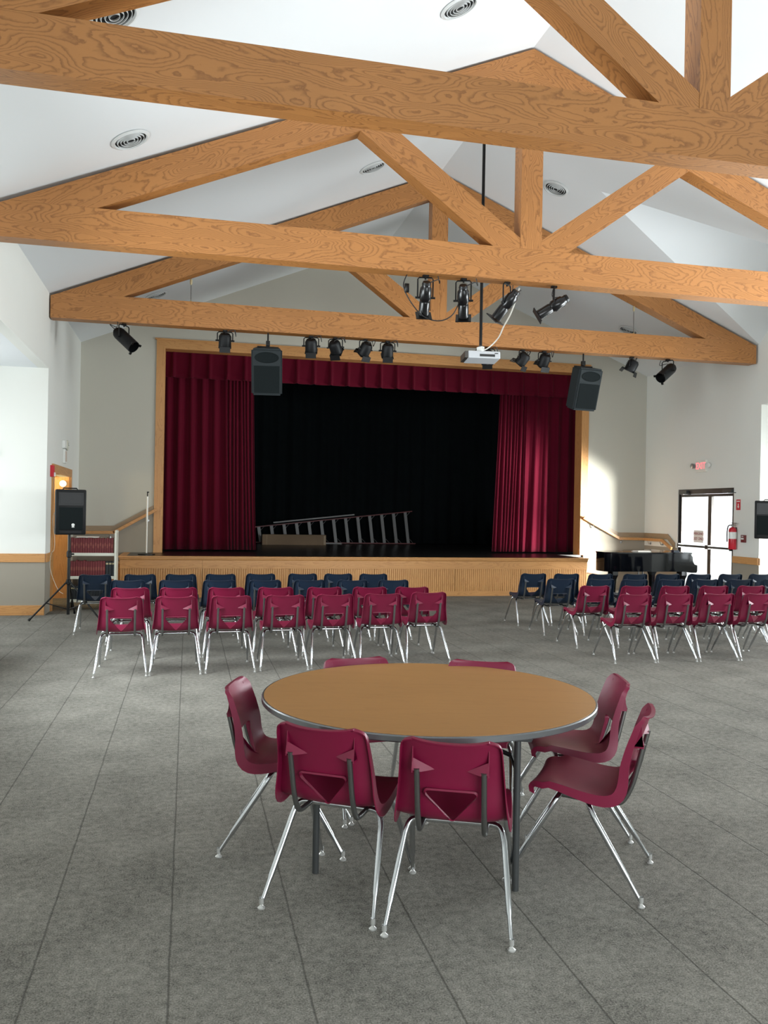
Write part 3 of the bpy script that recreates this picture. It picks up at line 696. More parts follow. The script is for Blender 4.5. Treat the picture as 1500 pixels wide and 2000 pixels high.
rows = [
 ('L', 'maroon', [-.62, -.10, .44, .99, 1.52, 2.05, 2.60], [8.49, 8.52, 8.56, 8.61, 8.66, 8.72, 8.84], 'nearest', 'left'),
 ('L', 'maroon', [-.60, -.09, .43, .98, 1.54, 2.07, 2.58], [9.48] * 7, 'second nearest', 'left'),
 ('L', 'navy', [-.69, -.13, .39, .95, 1.51, 2.06, 2.60], [10.48] * 7, 'second farthest', 'left'),
 ('L', 'navy', [-1.16, -.60, -.08, .44, .98, 1.56, 2.06, 2.56], [11.36, 11.4, 11.42, 11.45, 11.5, 11.52, 11.52, 11.5], 'farthest', 'left'),
 ('R', 'maroon', [4.92, 5.45, 5.99, 6.52, 7.04], [8.50] * 5, 'nearest', 'right'),
 ('R', 'maroon', [4.97, 5.52, 6.06, 6.62, 7.17, 7.70], [9.56, 9.52, 9.5, 9.5, 9.5, 9.5], 'second nearest', 'right'),
 ('R', 'navy', [5.01, 5.57, 6.06, 6.63, 7.18, 7.73, 8.28], [10.62, 10.55, 10.5, 10.5, 10.5, 10.5, 10.5], 'second farthest', 'right'),
 ('R', 'navy', [5.02, 5.54, 6.07, 6.65, 7.20, 7.75, 8.30, 8.84], [11.58, 11.55, 11.5, 11.5, 11.5, 11.5, 11.5, 11.5], 'farthest', 'right')]
for blk, col, X, Y, rn, side in rows:
    for i, (x, y) in enumerate(zip(X, Y)):
        place_chair(col, x, y, R(random.uniform(-2.0, 2.0)),
                    '%s plastic chair, %s from the left in the %s row of the %s block' % (col, ORD[i], rn, side), '%s chairs in the %s seating block' % (col, side))

# ------------------------------------------------------------------ round folding table
TX, TY, TR, TZ = 1.195, 4.06, .828, .742
t = thing('round_table', 'round folding table with wood-look top and grey rim amid maroon chairs', 'table', (TX, TY, 0))
b = B_(); lathe(b, [(0, TZ), (TR - .006, TZ), (TR - .006, TZ - .018), (0, TZ - .018)], 96); obj('tabletop', b, m_table, t, g=(.96, -.28, 0))
b = B_(); lathe(b, [(TR - .0055, TZ - .001), (TR + .001, TZ - .001), (TR + .005, TZ - .006), (TR + .005, TZ - .026), (TR, TZ - .031), (TR - .012, TZ - .031), (TR - .012, TZ - .019), (TR - .0055, TZ - .019)], 96)
obj('edge_band', b, m_edge, t, smooth=True)
# apron rails and folding legs; the legs pair up along the line joining the two seen in front
a0 = math.atan2(3.403 - 3.745, 1.443 - .611)
def TL(u, v, z): # u along the leg pair, v across (away from viewer)
    return (u * math.cos(a0) - v * math.sin(a0), u * math.sin(a0) + v * math.cos(a0), z)
mt = Matrix.Rotation(a0, 4, 'Z')
b = B_()
for v in (-.50, .50): box(b, (0, v, TZ - .0505), (1.02, .03, .062), mt)
for u in (-.50, .50): box(b, (u, 0, TZ - .0505), (.03, .97, .062), mt)
obj('apron_rail', b, m_darksteel, t)
for v in (-.49, .49):
    for u in (-.45, .45):
        b = B_(); tube(b, [TL(u, v, TZ - .083), TL(u, v * 1.0, .40), TL(u, v, .001)], .0155, 12); obj('leg', b, m_darksteel, t, smooth=True)
    b = B_(); tube(b, [TL(-.45, v, .30), TL(.45, v, .30)], .010, 10)
    b.free()
for u in (-.45, .45):
    for v in (-.49, .49):
        s = -1 if v > 0 else 1
        b = B_(); tube(b, [TL(u, v, .50), TL(u, v + s * .20, .62), TL(u, v + s * .36, TZ - .084)], .009, 8); box(b, (u, v + s * .20, .625), (.02, .10, .035), mt)
        obj('folding_brace', b, m_blackmetal, t)
b = B_(); tube(b, [TL(.20, -.40, TZ - .09), TL(.42, -.45, .58), TL(.45, -.49, .52)], .010, 8); obj('folding_brace', b, m_blackmetal, t)

# ------------------------------------------------------------------ grand piano (beyond the right block)
def piano():
    t = thing('grand_piano', 'glossy black grand piano by the glass doors, lid closed', 'piano', (7.55, 14.15, 0))
    # plan outline: tail at -x, keyboard at +x; curved side faces the far wall, straight side toward the viewer
    L_ = 1.78
    out = [(0, .06), (.10, .0)] + [(L_ * .75, 0), (L_, 0), (L_, 1.40), (L_ * .80, 1.40)]
    curve = spline([(L_ * .80, 1.40, 0), (1.15, 1.30, 0), (.85, .95, 0), (.60, .72, 0), (.35, .68, 0), (.12, .58, 0), (0, .34, 0), (0, .06, 0)], 5)
    pts = out + [(p.x, p.y) for p in curve[1:-1]]
    b = B_(); prism(b, pts, 'Z', .62, .955); obj('case', b, m_piano, t, smooth=True)
    b = B_(); q = [(x * 1.012 - .015, y * 1.012 - .012) for x, y in pts]; prism(b, q, 'Z', .957, .982); obj('lid', b, m_piano, t, bevel=.004)
    # keyboard cheeks with the curled arm profile
    arm = [(L_ + .001, .60), (L_ + .11, .60), (L_ + .13, .63), (L_ + .13, .74), (L_ + .07, .76), (L_ + .035, .82), (L_ + .03, .90), (L_ + .001, .93)]
    for y0 in (0, 1.32):
        b = B_(); prism(b, arm, 'Y', y0, y0 + .08); obj('arm', b, m_piano, t)
    b = B_(); box2(b, L_ + .001, L_ + .12, .081, 1.319, .60, .69); obj('keybed', b, m_piano, t)
    b = B_(); prism(b, [(L_ + .001, .70), (L_ + .05, .70), (L_ + .03, .88), (L_ + .001, .90)], 'Y', .081, 1.319); obj('fallboard', b, m_piano, t)
    for (lx, ly) in ((.28, .24), (L_ - .10, .16), (L_ - .10, 1.22)):
        b = B_(); prof_ = [(.105, .619), (.11, .54), (.075, .47), (.062, .30), (.05, .14), (.062, .10), (.04, .075)]
        lathe(b, prof_[::-1] + [(0, .619)], 6, Matrix.Translation((lx, ly, 0))); lg = obj('leg', b, m_piano, t)
        b = B_(); lathe(b, [(.03, -.008), (.03, .008), (0, .008)], 16, Matrix.Translation((lx, ly, .031)) @ Matrix.Rotation(PI / 2, 4, 'X')); lathe(b, [(.006, .03), (.006, .076)], 8, Matrix.Translation((lx, ly, 0)))
        obj('caster', b, m_gold, lg)
    b = B_()
    for y in (.62, .78): tube(b, [(1.12, y, .62), (1.12, y, .16)], .012, 8)
    box2(b, 1.06, 1.18, .58, .82, .10, .16); obj('pedal_lyre', b, m_piano, t)
    for y in (.65, .70, .75):
        b = B_(); box2(b, 1.17, 1.28, y - .012, y + .012, .08, .092); obj('pedal', b, m_gold, t)
    return t
piano()
b = B_(); box2(b, 0, .30, 0, .22, 0, .006); box2(b, .02, .29, .01, .20, .006, .018); o = obj('sheet_music', b, m_paper); o.location = (8.32, 14.35, .983); o.rotation_euler = (0, 0, .1)
tag(o, 'pale sheet music lying flat on the piano lid', 'sheet music')
t = thing('small_dark_box', 'small dark box on the right end of the piano lid', 'box', (9.05, 14.3, .983))
b = B_(); box2(b, 0, .12, 0, .09, 0, .03); obj('body', b, m_navy, t); b = B_(); box2(b, .01, .11, .01, .08, .03, .036); obj('lid', b, m_black, t)

# ------------------------------------------------------------------ exit doors
t = thing('door_1', 'dark framed double glass exit doors in the right wall', 'door'); t['kind'] = 'structure'
xd = XR + .06
def dbox(b, y0, y1, z0, z1, t_=.05): box2(b, xd - t_ / 2, xd + t_ / 2, y0, y1, z0, z1)
b = B_(); dbox(b, DR0 + .001, DR1 - .001, DRZ - .10, DRZ - .001, .10); dbox(b, DR0 + .001, DR0 + .03, 0.001, DRZ - .10, .10); dbox(b, DR1 - .03, DR1 - .001, 0.001, DRZ - .10, .10)
dbox(b, DR0 + .03, DR1 - .03, 0.0005, .015, .12); obj('door_frame', b, m_darkbronze, t)
ym = (DR0 + DR1) / 2 - .13
for (y0, y1) in ((DR0 + .031, ym - .002), (ym + .002, DR1 - .031)):
    b = B_(); dbox(b, y0, y0 + .055, .02, DRZ - .105); dbox(b, y1 - .055, y1, .02, DRZ - .105); dbox(b, y0 + .055, y1 - .055, .02, .14); dbox(b, y0 + .055, y1 - .055, DRZ - .16, DRZ - .105)
    lf = obj('door_leaf', b, m_darkbronze, t)
    b = B_(); dbox(b, y0 + .055, y1 - .055, .14, DRZ - .16, .006); obj('pane', b, m_glass, lf)
    b = B_(); tube(b, [(xd - .07, y0 + .02, 1.06), (xd - .07, y1 - .02, 1.06)], .022, 10); box2(b, xd - .09, xd - .02, y0 + .005, y0 + .05, 1.02, 1.10); box2(b, xd - .09, xd - .02, y1 - .05, y1 - .005, 1.02, 1.10)
    obj('panic_bar', b, m_blackmetal, t, smooth=True)
    yy = y1 - .2 if y0 > ym - .1 else y0 + .12
    b = B_(); box2(b, xd - .11, xd - .03, yy - .14, yy + .14, DRZ - .10, DRZ - .03); tube(b, [(xd - .10, yy, DRZ - .09), (xd - .14, yy - .10, DRZ - .10), (xd - .05, yy - .22, DRZ - .10)], .008, 6)
    obj('door_closer', b, m_darksteel, t)
sg = thing('door_sign', 'EMERGENCY EXIT ONLY sign stuck on the left glass door', 'sign', (xd - .012, 15.26, 1.265))
b = B_(); box2(b, -.004, 0, -.17, .17, -.125, .125); obj('plate', b, m_signwhite, sg)
rz = (PI / 2, 0, -PI / 2)
lettering('EMERGENCY', .075, sg, m_signred, (-.005, 0, .055), rz, sx=.92); lettering('EXIT ONLY', .085, sg, m_signred, (-.005, 0, -.05), rz, sx=.92)

# exit sign with twin emergency lamps
ex = thing('exit_sign', 'lit red EXIT sign with two lamp heads above the glass doors', 'sign', (XR - .001, 15.1, 2.70))
b = B_(); box2(b, -.045, 0, -.17, .17, -.12, .12); obj('housing', b, m_exitface, ex, bevel=.006)
lettering('EXIT', .19, ex, m_exit, (-.047, 0, 0), rz, depth=.001, sx=.86)
for s in (-1, 1):
    b = B_(); box2(b, -.02, 0, s * .17, s * .20, -.02, .02)
    lathe(b, [(0, 0), (.045, 0), (.058, .055), (.052, .058), (0, .05)], 18, Matrix.Translation((-.02, s * .26, .01)) @ Matrix.Rotation(-PI / 2, 4, 'Y'))
    obj('lamp_head', b, m_white if s < 0 else m_alu, ex, smooth=True)

# fire extinguisher
ft = thing('fire_extinguisher', 'red fire extinguisher hanging on the wall right of the doors', 'fire extinguisher', (XR - .08, 13.99, 1.06))
b = B_(); lathe(b, [(0, 0), (.068, .0), (.072, .012), (.072, .36), (.06, .40), (.026, .425), (0, .425)], 24); obj('cylinder', b, m_red, ft, smooth=True)
b = B_(); lathe(b, [(.0735, .20), (.0735, .33)], 24); obj('label_band', b, m_white, ft, smooth=True)
b = B_(); lathe(b, [(.02, .425), (.022, .47), (.012, .48), (0, .48)], 12); box2(b, -.012, .012, -.10, .03, .49, .505); box2(b, -.012, .012, -.08, .03, .465, .475); obj('valve_handle', b, m_greysteel, ft)
b = B_(); tube(b, spline([(0, .02, .46), (-.03, .09, .44), (-.05, .095, .30), (-.05, .09, .14)], 4), .011, 8); obj('hose', b, m_blackcable, ft, smooth=True)
b = B_(); box2(b, .069, .079, -.02, .02, .15, .42); obj('wall_bracket', b, m_darksteel, ft)
sg = thing('extinguisher_sign', 'red sign with a white down arrow above the extinguisher', 'sign', (XR - .001, 13.93, 1.91))
b = B_(); box2(b, -.006, 0, -.075, .075, -.115, .115); obj('plate', b, m_signwhite, sg)
b = B_(); box2(b, -.008, -.006, -.062, .062, -.10, .10); obj('red_panel', b, m_redsign, sg)
b = B_(); prism(b, [(-.012, .02), (.012, .02), (.012, -.03), (.03, -.03), (0, -.07), (-.03, -.03), (-.012, -.03)], 'X', -.010, -.008); obj('arrow', b, m_signwhite, sg)
b = B_(); box2(b, -.010, -.008, -.045, .045, .055, .075); obj('text_strip', b, m_signwhite, sg)
sg = thing('fire_alarm_pull', 'small red fire alarm pull box on the wall beside the extinguisher', 'fire alarm', (XR - .001, 13.74, 1.27))
b = B_(); box2(b, -.045, 0, -.055, .055, -.07, .07); obj('housing', b, mat('dark_red_box', (112, 44, 44), .45), sg, bevel=.005)
b = B_(); box2(b, -.052, -.046, -.035, .035, -.015, .015); obj('pull_handle', b, m_white, sg)
lettering('FIRE', .035, sg, m_white, (-.047, 0, .042), rz)

# left wall devices
sg = thing('alarm_strobe', 'small red fire alarm strobe beside the left doorway trim', 'fire alarm', (XL + .001, 13.87, 2.20))
b = B_(); box2(b, 0, .05, -.06, .06, -.09, .09); obj('housing', b, m_redsign, sg, bevel=.005)
b = B_(); box2(b, .05, .07, -.035, .035, -.085, -.02); obj('strobe_lens', b, m_white, sg, bevel=.006)
sg = thing('wall_speaker_clock', 'tall white wall unit with a round dial above the left doorway', 'wall clock', (XL + .001, 15.2, 2.58))
b = B_(); box2(b, 0, .05, -.20, .20, .06, .19); box2(b, 0, .04, -.10, .12, -.19, .055); obj('housing', b, m_white, sg, bevel=.006)
b = B_(); lathe(b, [(0, 0), (.09, 0), (.09, .015), (0, .02)], 24, Matrix.Translation((.05, .05, .12)) @ Matrix.Rotation(PI / 2, 4, 'Y')); obj('dial', b, m_offwhite, sg, smooth=True)
b = B_(); box2(b, .071, .073, .045, .055, .12, .17); box2(b, .071, .073, .05, .10, .115, .125); obj('hand', b, m_black, sg)
b = B_(); box2(b, .041, .044, -.07, .09, -.16, .02); obj('cover_strip', b, mat('beige_strip', (206, 190, 176), .6), sg)
for zz, wd in ((2.43, 'upper'), (1.86, 'lower')):
    sg = thing('wall_peg', 'short black peg at the left picture edge, %s of two' % wd, 'peg', (-2.81 + (0.0 if zz > 2 else -.01), AL1 - .001, zz))
    b = B_(); tube(b, [(-.10, -.05, 0), (.015, -.05, 0)], .02, 12); obj('rod', b, m_blackmetal, sg, smooth=True)
    b = B_(); box2(b, -.09, -.05, -.05, 0, -.02, .02); obj('mount', b, m_blackmetal, sg)

# ------------------------------------------------------------------ loudspeaker on tripod (left) and at the right edge
def pa_speaker(loc, rz_, label, badge=True):
    t = thing('loudspeaker', label, 'loudspeaker', loc, (0, 0, rz_))
    W_, H_, D_ = .42, .66, .36
    # moulded cabinet: rounded back, flat front (front faces -Y)
    pts = [(-W_ / 2, -D_ / 2), (W_ / 2, -D_ / 2), (W_ / 2, .02), (W_ / 2 * .72, D_ / 2), (-W_ / 2 * .72, D_ / 2), (-W_ / 2, .02)]
    b = B_(); prism(b, pts, 'Z', 0, H_); obj('cabinet', b, m_black, t, bevel=.018, smooth=True)
    b = B_(); z0, z1 = .42, .62
    prism(b, [(-.17, z0), (.17, z0), (.17, z1), (-.17, z1)], 'Y', -D_ / 2 - .012, -D_ / 2 - .0005); obj('horn_surround', b, m_blackmetal, t, bevel=.004)
    b = B_(); V = [(-.15, z0 + .03), (.15, z0 + .03), (.15, z1 - .02), (-.15, z1 - .02)]; Q = [(-.05, z0 + .09), (.05, z0 + .09), (.05, z1 - .06), (-.05, z1 - .06)]
    A = [b.verts.new((p[0], -D_ / 2 - .0125, p[1])) for p in V]; Bv = [b.verts.new((p[0], -D_ / 2 + .09, p[1])) for p in Q]
    A2 = [b.verts.new((p[0], -D_ / 2 - .014, p[1])) for p in V]
    for k in range(4): b.faces.new((A2[k], A2[(k + 1) % 4], Bv[(k + 1) % 4], Bv[k]))
    b.faces.new(Bv); obj('horn', b, m_spkbody, t)
    b = B_(); prism(b, [(-.165, .075), (.165, .075), (.165, .40), (-.165, .40)], 'Y', -D_ / 2 - .022, -D_ / 2 - .0005); gr = obj('grille', b, m_grille, t, bevel=.008)
    b = B_(); box2(b, -.15, .15, -D_ / 2 - .006, -D_ / 2 + .001, .025, .06); obj('port', b, m_ventdark, t)
    if badge:
        b = B_(); lathe(b, [(0, 0), (.022, 0), (.022, .004), (0, .004)], 20, Matrix.Translation((.03, -D_ / 2 - .0225, .145)) @ Matrix.Rotation(PI / 2, 4, 'X')); box2(b, .012, .048, -D_ / 2 - .0265, -D_ / 2 - .0225, .108, .122); obj('badge', b, m_white, gr)
    b = B_(); tube(b, [(-.10, 0, H_ + .001), (-.09, 0, H_ + .02), (.09, 0, H_ + .02), (.10, 0, H_ + .001)], .010, 8); obj('handle', b, m_black, t)
    return t
def tripod(loc, rz_, top, label):
    t = thing('speaker_stand', label, 'speaker stand', loc, (0, 0, rz_))
    b = B_(); tube(b, [(0, 0, .06), (0, 0, .95)], .022, 14); obj('outer_pole', b, m_blackmetal, t, smooth=True)
    b = B_(); tube(b, [(0, 0, .95), (0, 0, top)], .017, 14); obj('inner_pole', b, m_blackmetal, t, smooth=True)
    b = B_(); lathe(b, [(.024, .90), (.036, .91), (.036, .98), (.024, 1.0)], 16); tube(b, [(.03, 0, .95), (.07, 0, .95)], .012, 8); obj('collar', b, m_black, t, smooth=True)
    b = B_(); lathe(b, [(.024, .50), (.036, .51), (.036, .57), (.024, .58)], 16); obj('leg_hub', b, m_black, t, smooth=True)
    for k, a in enumerate((200, 318, 78)):
        c, s = math.cos(R(a)), math.sin(R(a))
        b = B_(); tube(b, [(c * .03, s * .03, .54), (c * .56, s * .56, .022)], .0125, 10)
        lg = obj('leg', b, m_blackmetal, t, smooth=True)
        b = B_(); tube(b, [(c * .545, s * .545, .040), (c * .572, s * .572, .012)], .018, 10); obj('rubber_foot', b, m_black, lg, smooth=True)
        b = B_(); tube(b, [(c * .02, s * .02, .14), (c * .33, s * .33, .25)], .008, 8); obj('brace', b, m_blackmetal, t)
    return t
SX, SY = -1.70, 13.05
tripod((SX, SY, 0), R(10), 1.235, 'black tripod speaker stand in front of the side doorway')
pa_speaker((SX, SY, 1.24), R(12), 'black loudspeaker on a tripod beside the book cart')
tripod((9.95, 12.55, 0), R(0), 1.30, 'black tripod speaker stand at the far right edge')
pa_speaker((9.84, 12.62, 1.305), R(-52), 'black loudspeaker cut off by the right picture edge', badge=False)
# dangling white power lead on the left
b = B_(); P = spline([(SX - .19, SY + .0, 1.62), (SX - .23, SY - .02, 1.45), (SX - .205, SY, 1.20), (SX - .21, SY + .02, 1.02), (SX - .28, SY + .2, .93), (SX - .30, SY + .3, .70), (SX - .18, SY + .2, .42), (SX - .08, SY + .05, .36)], 8)
tube(b, P, .0035, 8); o = obj('power_cord', b, m_cord, smooth='all'); tag(o, 'thin white power cord drooping from the tripod loudspeaker', 'cord')

# ------------------------------------------------------------------ book cart
CX0, CX1, CY = -1.84, -1.13, 14.06
t = thing('book_cart', 'off-white metal book cart loaded with red books beside the stage', 'cart', ((CX0 + CX1) / 2, CY, 0))
cw = (CX1 - CX0) / 2
for s in (-1, 1):
    b = B_(); box2(b, s * cw - .012, s * cw + .012, 0, .40, .12, 1.235)
    tube(b, [(s * cw, .03, 1.23), (s * cw, .03, 1.27), (s * cw, .37, 1.27), (s * cw, .37, 1.23)], .014, 8)
    tube(b, [(s * cw, -.012, .10), (s * cw, -.012, 1.24)], .016, 8)
    obj('end_panel', b, m_offwhite, t)
for z in (.165, .535, .905):
    b = B_(); box2(b, -cw + .013, cw - .013, .005, .385, z - .012, z); box2(b, -cw + .013, cw - .013, 0, .005, z - .035, z + .012); obj('shelf', b, m_offwhite, t)
for sx_ in (-1, 1):
    for yy in (.05, .35):
        b = B_(); lathe(b, [(0, -.012), (.045, -.012), (.045, .012), (0, .012)], 18, Matrix.Translation((sx_ * (cw - .02), yy, .046)) @ Matrix.Rotation(PI / 2, 4, 'Y')); box2(b, sx_ * (cw - .02) - .02, sx_ * (cw - .02) + .02, yy - .02, yy + .02, .09, .119)
        obj('caster', b, m_black, t, smooth=True)
def book(x, y, z, w_, h_, m, label, group, bands):
    tb = thing('book', label, 'book', (x, y, z), group=group)
    b = B_(); box2(b, .001, w_ - .001, .02, .17, 0, h_); obj('cover', b, m, tb, bevel=.002)
    b = B_()
    for (q0, q1) in bands: box2(b, .003, w_ - .003, .0185, .0202, q0 * h_, q1 * h_)
    obj('spine_stamping', b, m_gold if m is m_darkbook else m_duskred, tb)
    return tb
xb = CX0 + .03; n = 0; cx = (CX0 + CX1) / 2
while xb < CX1 - .055:
    w_ = random.uniform(.031, .037); book(xb, CY, .906, w_, random.uniform(.238, .252), m_redbook, 'dark red bound book, %s from left on the cart\'s top shelf' % ORD[n], 'red books on the top cart shelf', ((.35, .6),) if n % 2 else ((.5, .7),)); xb += w_ + .0012; n += 1
xb = CX0 + .03; n = 0
while xb < CX1 - .19:
    w_ = random.uniform(.031, .040); book(xb, CY, .536, w_, random.uniform(.240, .262), m_redbook, 'dark red bound book, %s from left on the cart\'s middle shelf' % ORD[n], 'red books on the middle cart shelf', ((.40, .62),)); xb += w_ + .0012; n += 1
for k in range(3):
    book(xb + .006, CY, .536, .044, .245, m_darkbook, '%s of three black banded books at the right end of the middle shelf' % ['left', 'centre', 'right'][k], 'black books on the middle cart shelf', ((.80, .90),)); xb += .0485
xb = CX0 + .03; n = 0
while xb < CX1 - .06:
    w_ = random.uniform(.034, .05); book(xb, CY, .166, w_, random.uniform(.22, .25), m_darkbook, 'black bound book, %s from left on the cart\'s bottom shelf' % ORD[n], 'black books on the bottom cart shelf', ((.75, .83),)); xb += w_ + .0012; n += 1
b = B_(); box2(b, 0, .34, 0, .22, 0, .012); o = obj('folder', b, m_paper); o.location = (CX0 + .11, CY + .02, 1.162); o.rotation_euler = (0, 0, .05); tag(o, 'pale flat folder lying on the books of the cart', 'folder')

# stand on the apron
t = thing('microphone_stand', 'thin bright metal stand with round black base on the stage edge', 'stand', (-.76, 16.45, SZ + .003))
b = B_(); lathe(b, [(0, 0), (.16, 0), (.16, .012), (.03, .03), (0, .03)], 28); obj('base', b, m_blackmetal, t, smooth=True)
b = B_(); tube(b, [(0, 0, .03), (0, 0, .62)], .013, 10); tube(b, [(0, 0, .62), (0, 0, 1.10)], .018, 10); obj('pole', b, mat('lit_white_tube', (240, 240, 234), .35, metal=.0), t, smooth=True)  # the pole's bright lit look is put into its white colour
b = B_(); tube(b, [(0, 0, 1.10), (0, 0, 1.16), (.012, 0, 1.19)], .010, 8); box2(b, -.012, .03, -.01, .01, 1.17, 1.19); obj('clip', b, m_black, t)

# ------------------------------------------------------------------ ladder and box on stage
m_ladder = mat('dimmed_ladder_metal', (112, 112, 112), 0.5, metal=0.5)  # ladder aluminium darkened: the dimness of the stage is put into its colour
t = thing('stepladder', 'long stepladder lying on its side at the back of the stage', 'ladder', (0, 0, 0))
yl = 22.35
def lx(px): return px
Ltop = [(1.74, yl, 1.20), (5.97, yl, 1.68)]; Lbot = [(1.80, yl, .795), (6.08, yl, .795)]
def rung(p): 
    a = Vector(Ltop[0]).lerp(Vector(Ltop[1]), p); c = Vector(Lbot[0]).lerp(Vector(Lbot[1]), p); return a, c
for q, nm in ((Ltop, 'rail'), (Lbot, 'rail')):
    b = B_(); p0, p1 = Vector(q[0]), Vector(q[1]); d = p1 - p0; mt = Matrix.Translation((p0 + p1) / 2) @ d.to_track_quat('X', 'Z').to_matrix().to_4x4(); box(b, (0, 0, 0), (d.length + .1, .075, .028), mt); obj(nm, b, m_ladderrail, t)
for k in range(13):
    p = .02 + k * .945 / 12; a, c = rung(p); b = B_(); d = c - a
    mt = Matrix.Translation((a + c) / 2) @ d.to_track_quat('Z', 'Y').to_matrix().to_4x4(); box(b, (0, 0, 0), (.085, .07, d.length - .02), mt); box(b, (-.03, -.04, 0), (.012, .012, d.length - .02), mt)
    obj('step', b, m_ladder, t)
    b = B_(); tube(b, [a + Vector((.13, -.03, -.015 + .012)), a + Vector((.03, -.03, -.12))], .007, 6)
    if k > 4: tube(b, [c + Vector((.13, -.03, .015)), c + Vector((.03, -.03, .12))], .007, 6)
    obj('step_brace', b, m_ladder, t)
b = B_(); mt = Matrix.Translation((3.3, yl - .03, 1.445)) @ Matrix.Rotation(-.112, 4, 'Y'); box(b, (0, 0, 0), (2.2, .05, .035), mt); obj('rear_leg', b, m_ladder, t)
b = B_(); box2(b, 2.95, 4.05, yl - .09, yl - .04, .768, .80); obj('rear_leg', b, m_ladder, t)
bx_ = thing('cardboard_box', 'long flat brown cardboard box in front of the ladder on stage', 'box', (2.66, 21.5, SZ + .001))
b = B_(); box2(b, -.82, .82, -.1, .1, 0, .265); obj('carton', b, m_card, bx_, bevel=.004)
b = B_(); box2(b, -.71, -.70, -.103, -.1005, 0, .265); box2(b, .76, .81, -.103, -.1005, .02, .24); obj('tape', b, mat('pale_tape', (140, 122, 96), .5), bx_)

# ------------------------------------------------------------------ stage lighting
def fixture(top, d, label, kind='fresnel', drop=.22, group='black stage lights under the far truss'):
    """top: clamp point on the beam underside; d: beam direction"""
    t = thing('stage_light', label, 'stage light', top, group=group)
    d = Vector(d).normalized(); q = d.to_track_quat('-Z', 'Y').to_matrix().to_4x4(); c = Vector((0, 0, -drop)); Mx = Matrix.Translation(c) @ q
    if kind == 'par': r, Lf, Lb = .098, .25, .20
    elif kind == 'spot': r, Lf, Lb = .070, .23, .17
    else: r, Lf, Lb = .098, .09, .12
    b = B_()
    if kind == 'par': lathe(b, [(0, Lb), (r * .55, Lb - .005), (r * .9, Lb - .05), (r, Lb - .09), (r, -Lf), (r - .006, -Lf), (r - .006, -.02), (0, -.02)], 24, Mx)
    elif kind == 'spot': lathe(b, [(0, Lb), (r * .7, Lb), (r * .75, Lb - .03), (r, Lb - .05), (r * 1.08, 0), (r * .8, -.04), (0, -.04)], 12, Mx)
    else: lathe(b, [(0, Lb), (r * .75, Lb - .01), (r, Lb - .05), (r, -Lf), (r - .006, -Lf), (r - .006, -.04), (0, -.04)], 16, Mx)
    obj('housing', b, m_glossblack if kind == 'spot' else m_black, t, smooth=True)
    b = B_()
    if kind == 'spot':
        lathe(b, [(r * .78, -.035), (r * .92, -.05), (r * .92, -Lf + .02), (r * .8, -Lf + .02), (r * .8, -.06)], 16, Mx)
        obj('lens_tube', b, m_glossblack, t, smooth=True); b = B_()
        box(b, (0, 0, -Lf), (.19, .19, .012), Mx); obj('gel_frame', b, m_blackmetal, t)
        b = B_(); lathe(b, [(0, Lb + .03), (.045, Lb + .03), (.055, Lb + .001)], 16, Mx); obj('rear_cap', b, m_blackmetal, t, smooth=True)
    elif kind == 'par':
        for a in (30, 150, 270):
            box(b, ((r + .012) * math.cos(R(a)), (r + .012) * math.sin(R(a)), -Lf - .005), (.035, .035, .022), Mx)
        obj('gel_clip', b, m_blackmetal, t)
        b = B_(); lathe(b, [(0, -.10), (r - .010, -.06)], 24, Mx); obj('reflector', b, m_alu, t)
    else:
        box(b, (0, 0, -Lf - .004), (.20, .20, .014), Mx)
        for s in (-1, 1): box(b, (0, s * .10, -Lf - .05), (.17, .006, .09), Mx @ Matrix.Rotation(s * .25, 4, 'X'))
        obj('barn_door', b, m_blackmetal, t)
        b = B_(); 
        for k in range(4): box(b, (0, r, Lb - .05 - .025 * k), (r * .9, .010, .008), Mx)
        obj('cooling_fins', b, m_blackmetal, t)
    # yoke: side plates perpendicular to d and vertical
    side = d.cross(Vector((0, 0, 1))); side = side.normalized() if side.length > .1 else Vector((1, 0, 0))
    rr = r + .022; b = B_()
    tube(b, [c + side * rr, c + side * rr + Vector((0, 0, drop - .05)), c + side * rr * .8 + Vector((0, 0, drop - .028)), c - side * rr * .8 + Vector((0, 0, drop - .028)), c - side * rr + Vector((0, 0, drop - .05)), c - side * rr], .009, 8)
    obj('yoke', b, m_blackmetal, t, smooth=True)
    b = B_()
    for s in (-1, 1): tube(b, [c + side * s * (r - .005), c + side * s * (rr + .028)], .013, 8)
    obj('tilt_knob', b, m_blackmetal, t)
    b = B_(); tube(b, [(0, 0, 0), (0, 0, -.05)], .012, 8); box(b, (0, 0, -.012), (.07, .05, .022)); obj('clamp', b, m_blackmetal, t)
    back = Mx @ Vector((0, 0, Lb)); b = B_()
    tube(b, spline([tuple(back), tuple(back + Vector((side.x * .14, side.y * .14, .06))), tuple(Vector((side.x * .17, side.y * .17, -.09))), tuple(Vector((side.x * .15, side.y * .15, -.002)))], 6), .006, 6); obj('cord', b, m_blackcable, t, smooth=True)
    return t
Yt = 13.54; zt = Zb - .001
far = 'black stage lights under the far truss'
fixture((-1.02, Yt, zt), (.62, -.42, -.62), 'long black can light at the far left end of the far truss', 'par', .22)
fixture((.52, Yt, zt), (.02, .45, -.85), 'small black light between the left end can and the left hanging speaker', 'fresnel', .165)
fixture((1.90, Yt, zt), (.10, .50, -.80), 'small black light just right of the left hanging speaker', 'fresnel', .165)
fixture((2.30, Yt, zt), (.30, .55, -.60), 'second small black light right of the left hanging speaker', 'fresnel', .165)
fixture((2.80, Yt, zt), (-.25, .50, -.65), 'third small black light right of the left hanging speaker', 'fresnel', .165)
fixture((3.18, Yt, zt), (.05, .50, -.80), 'small black light nearest the projector on its left', 'fresnel', .165)
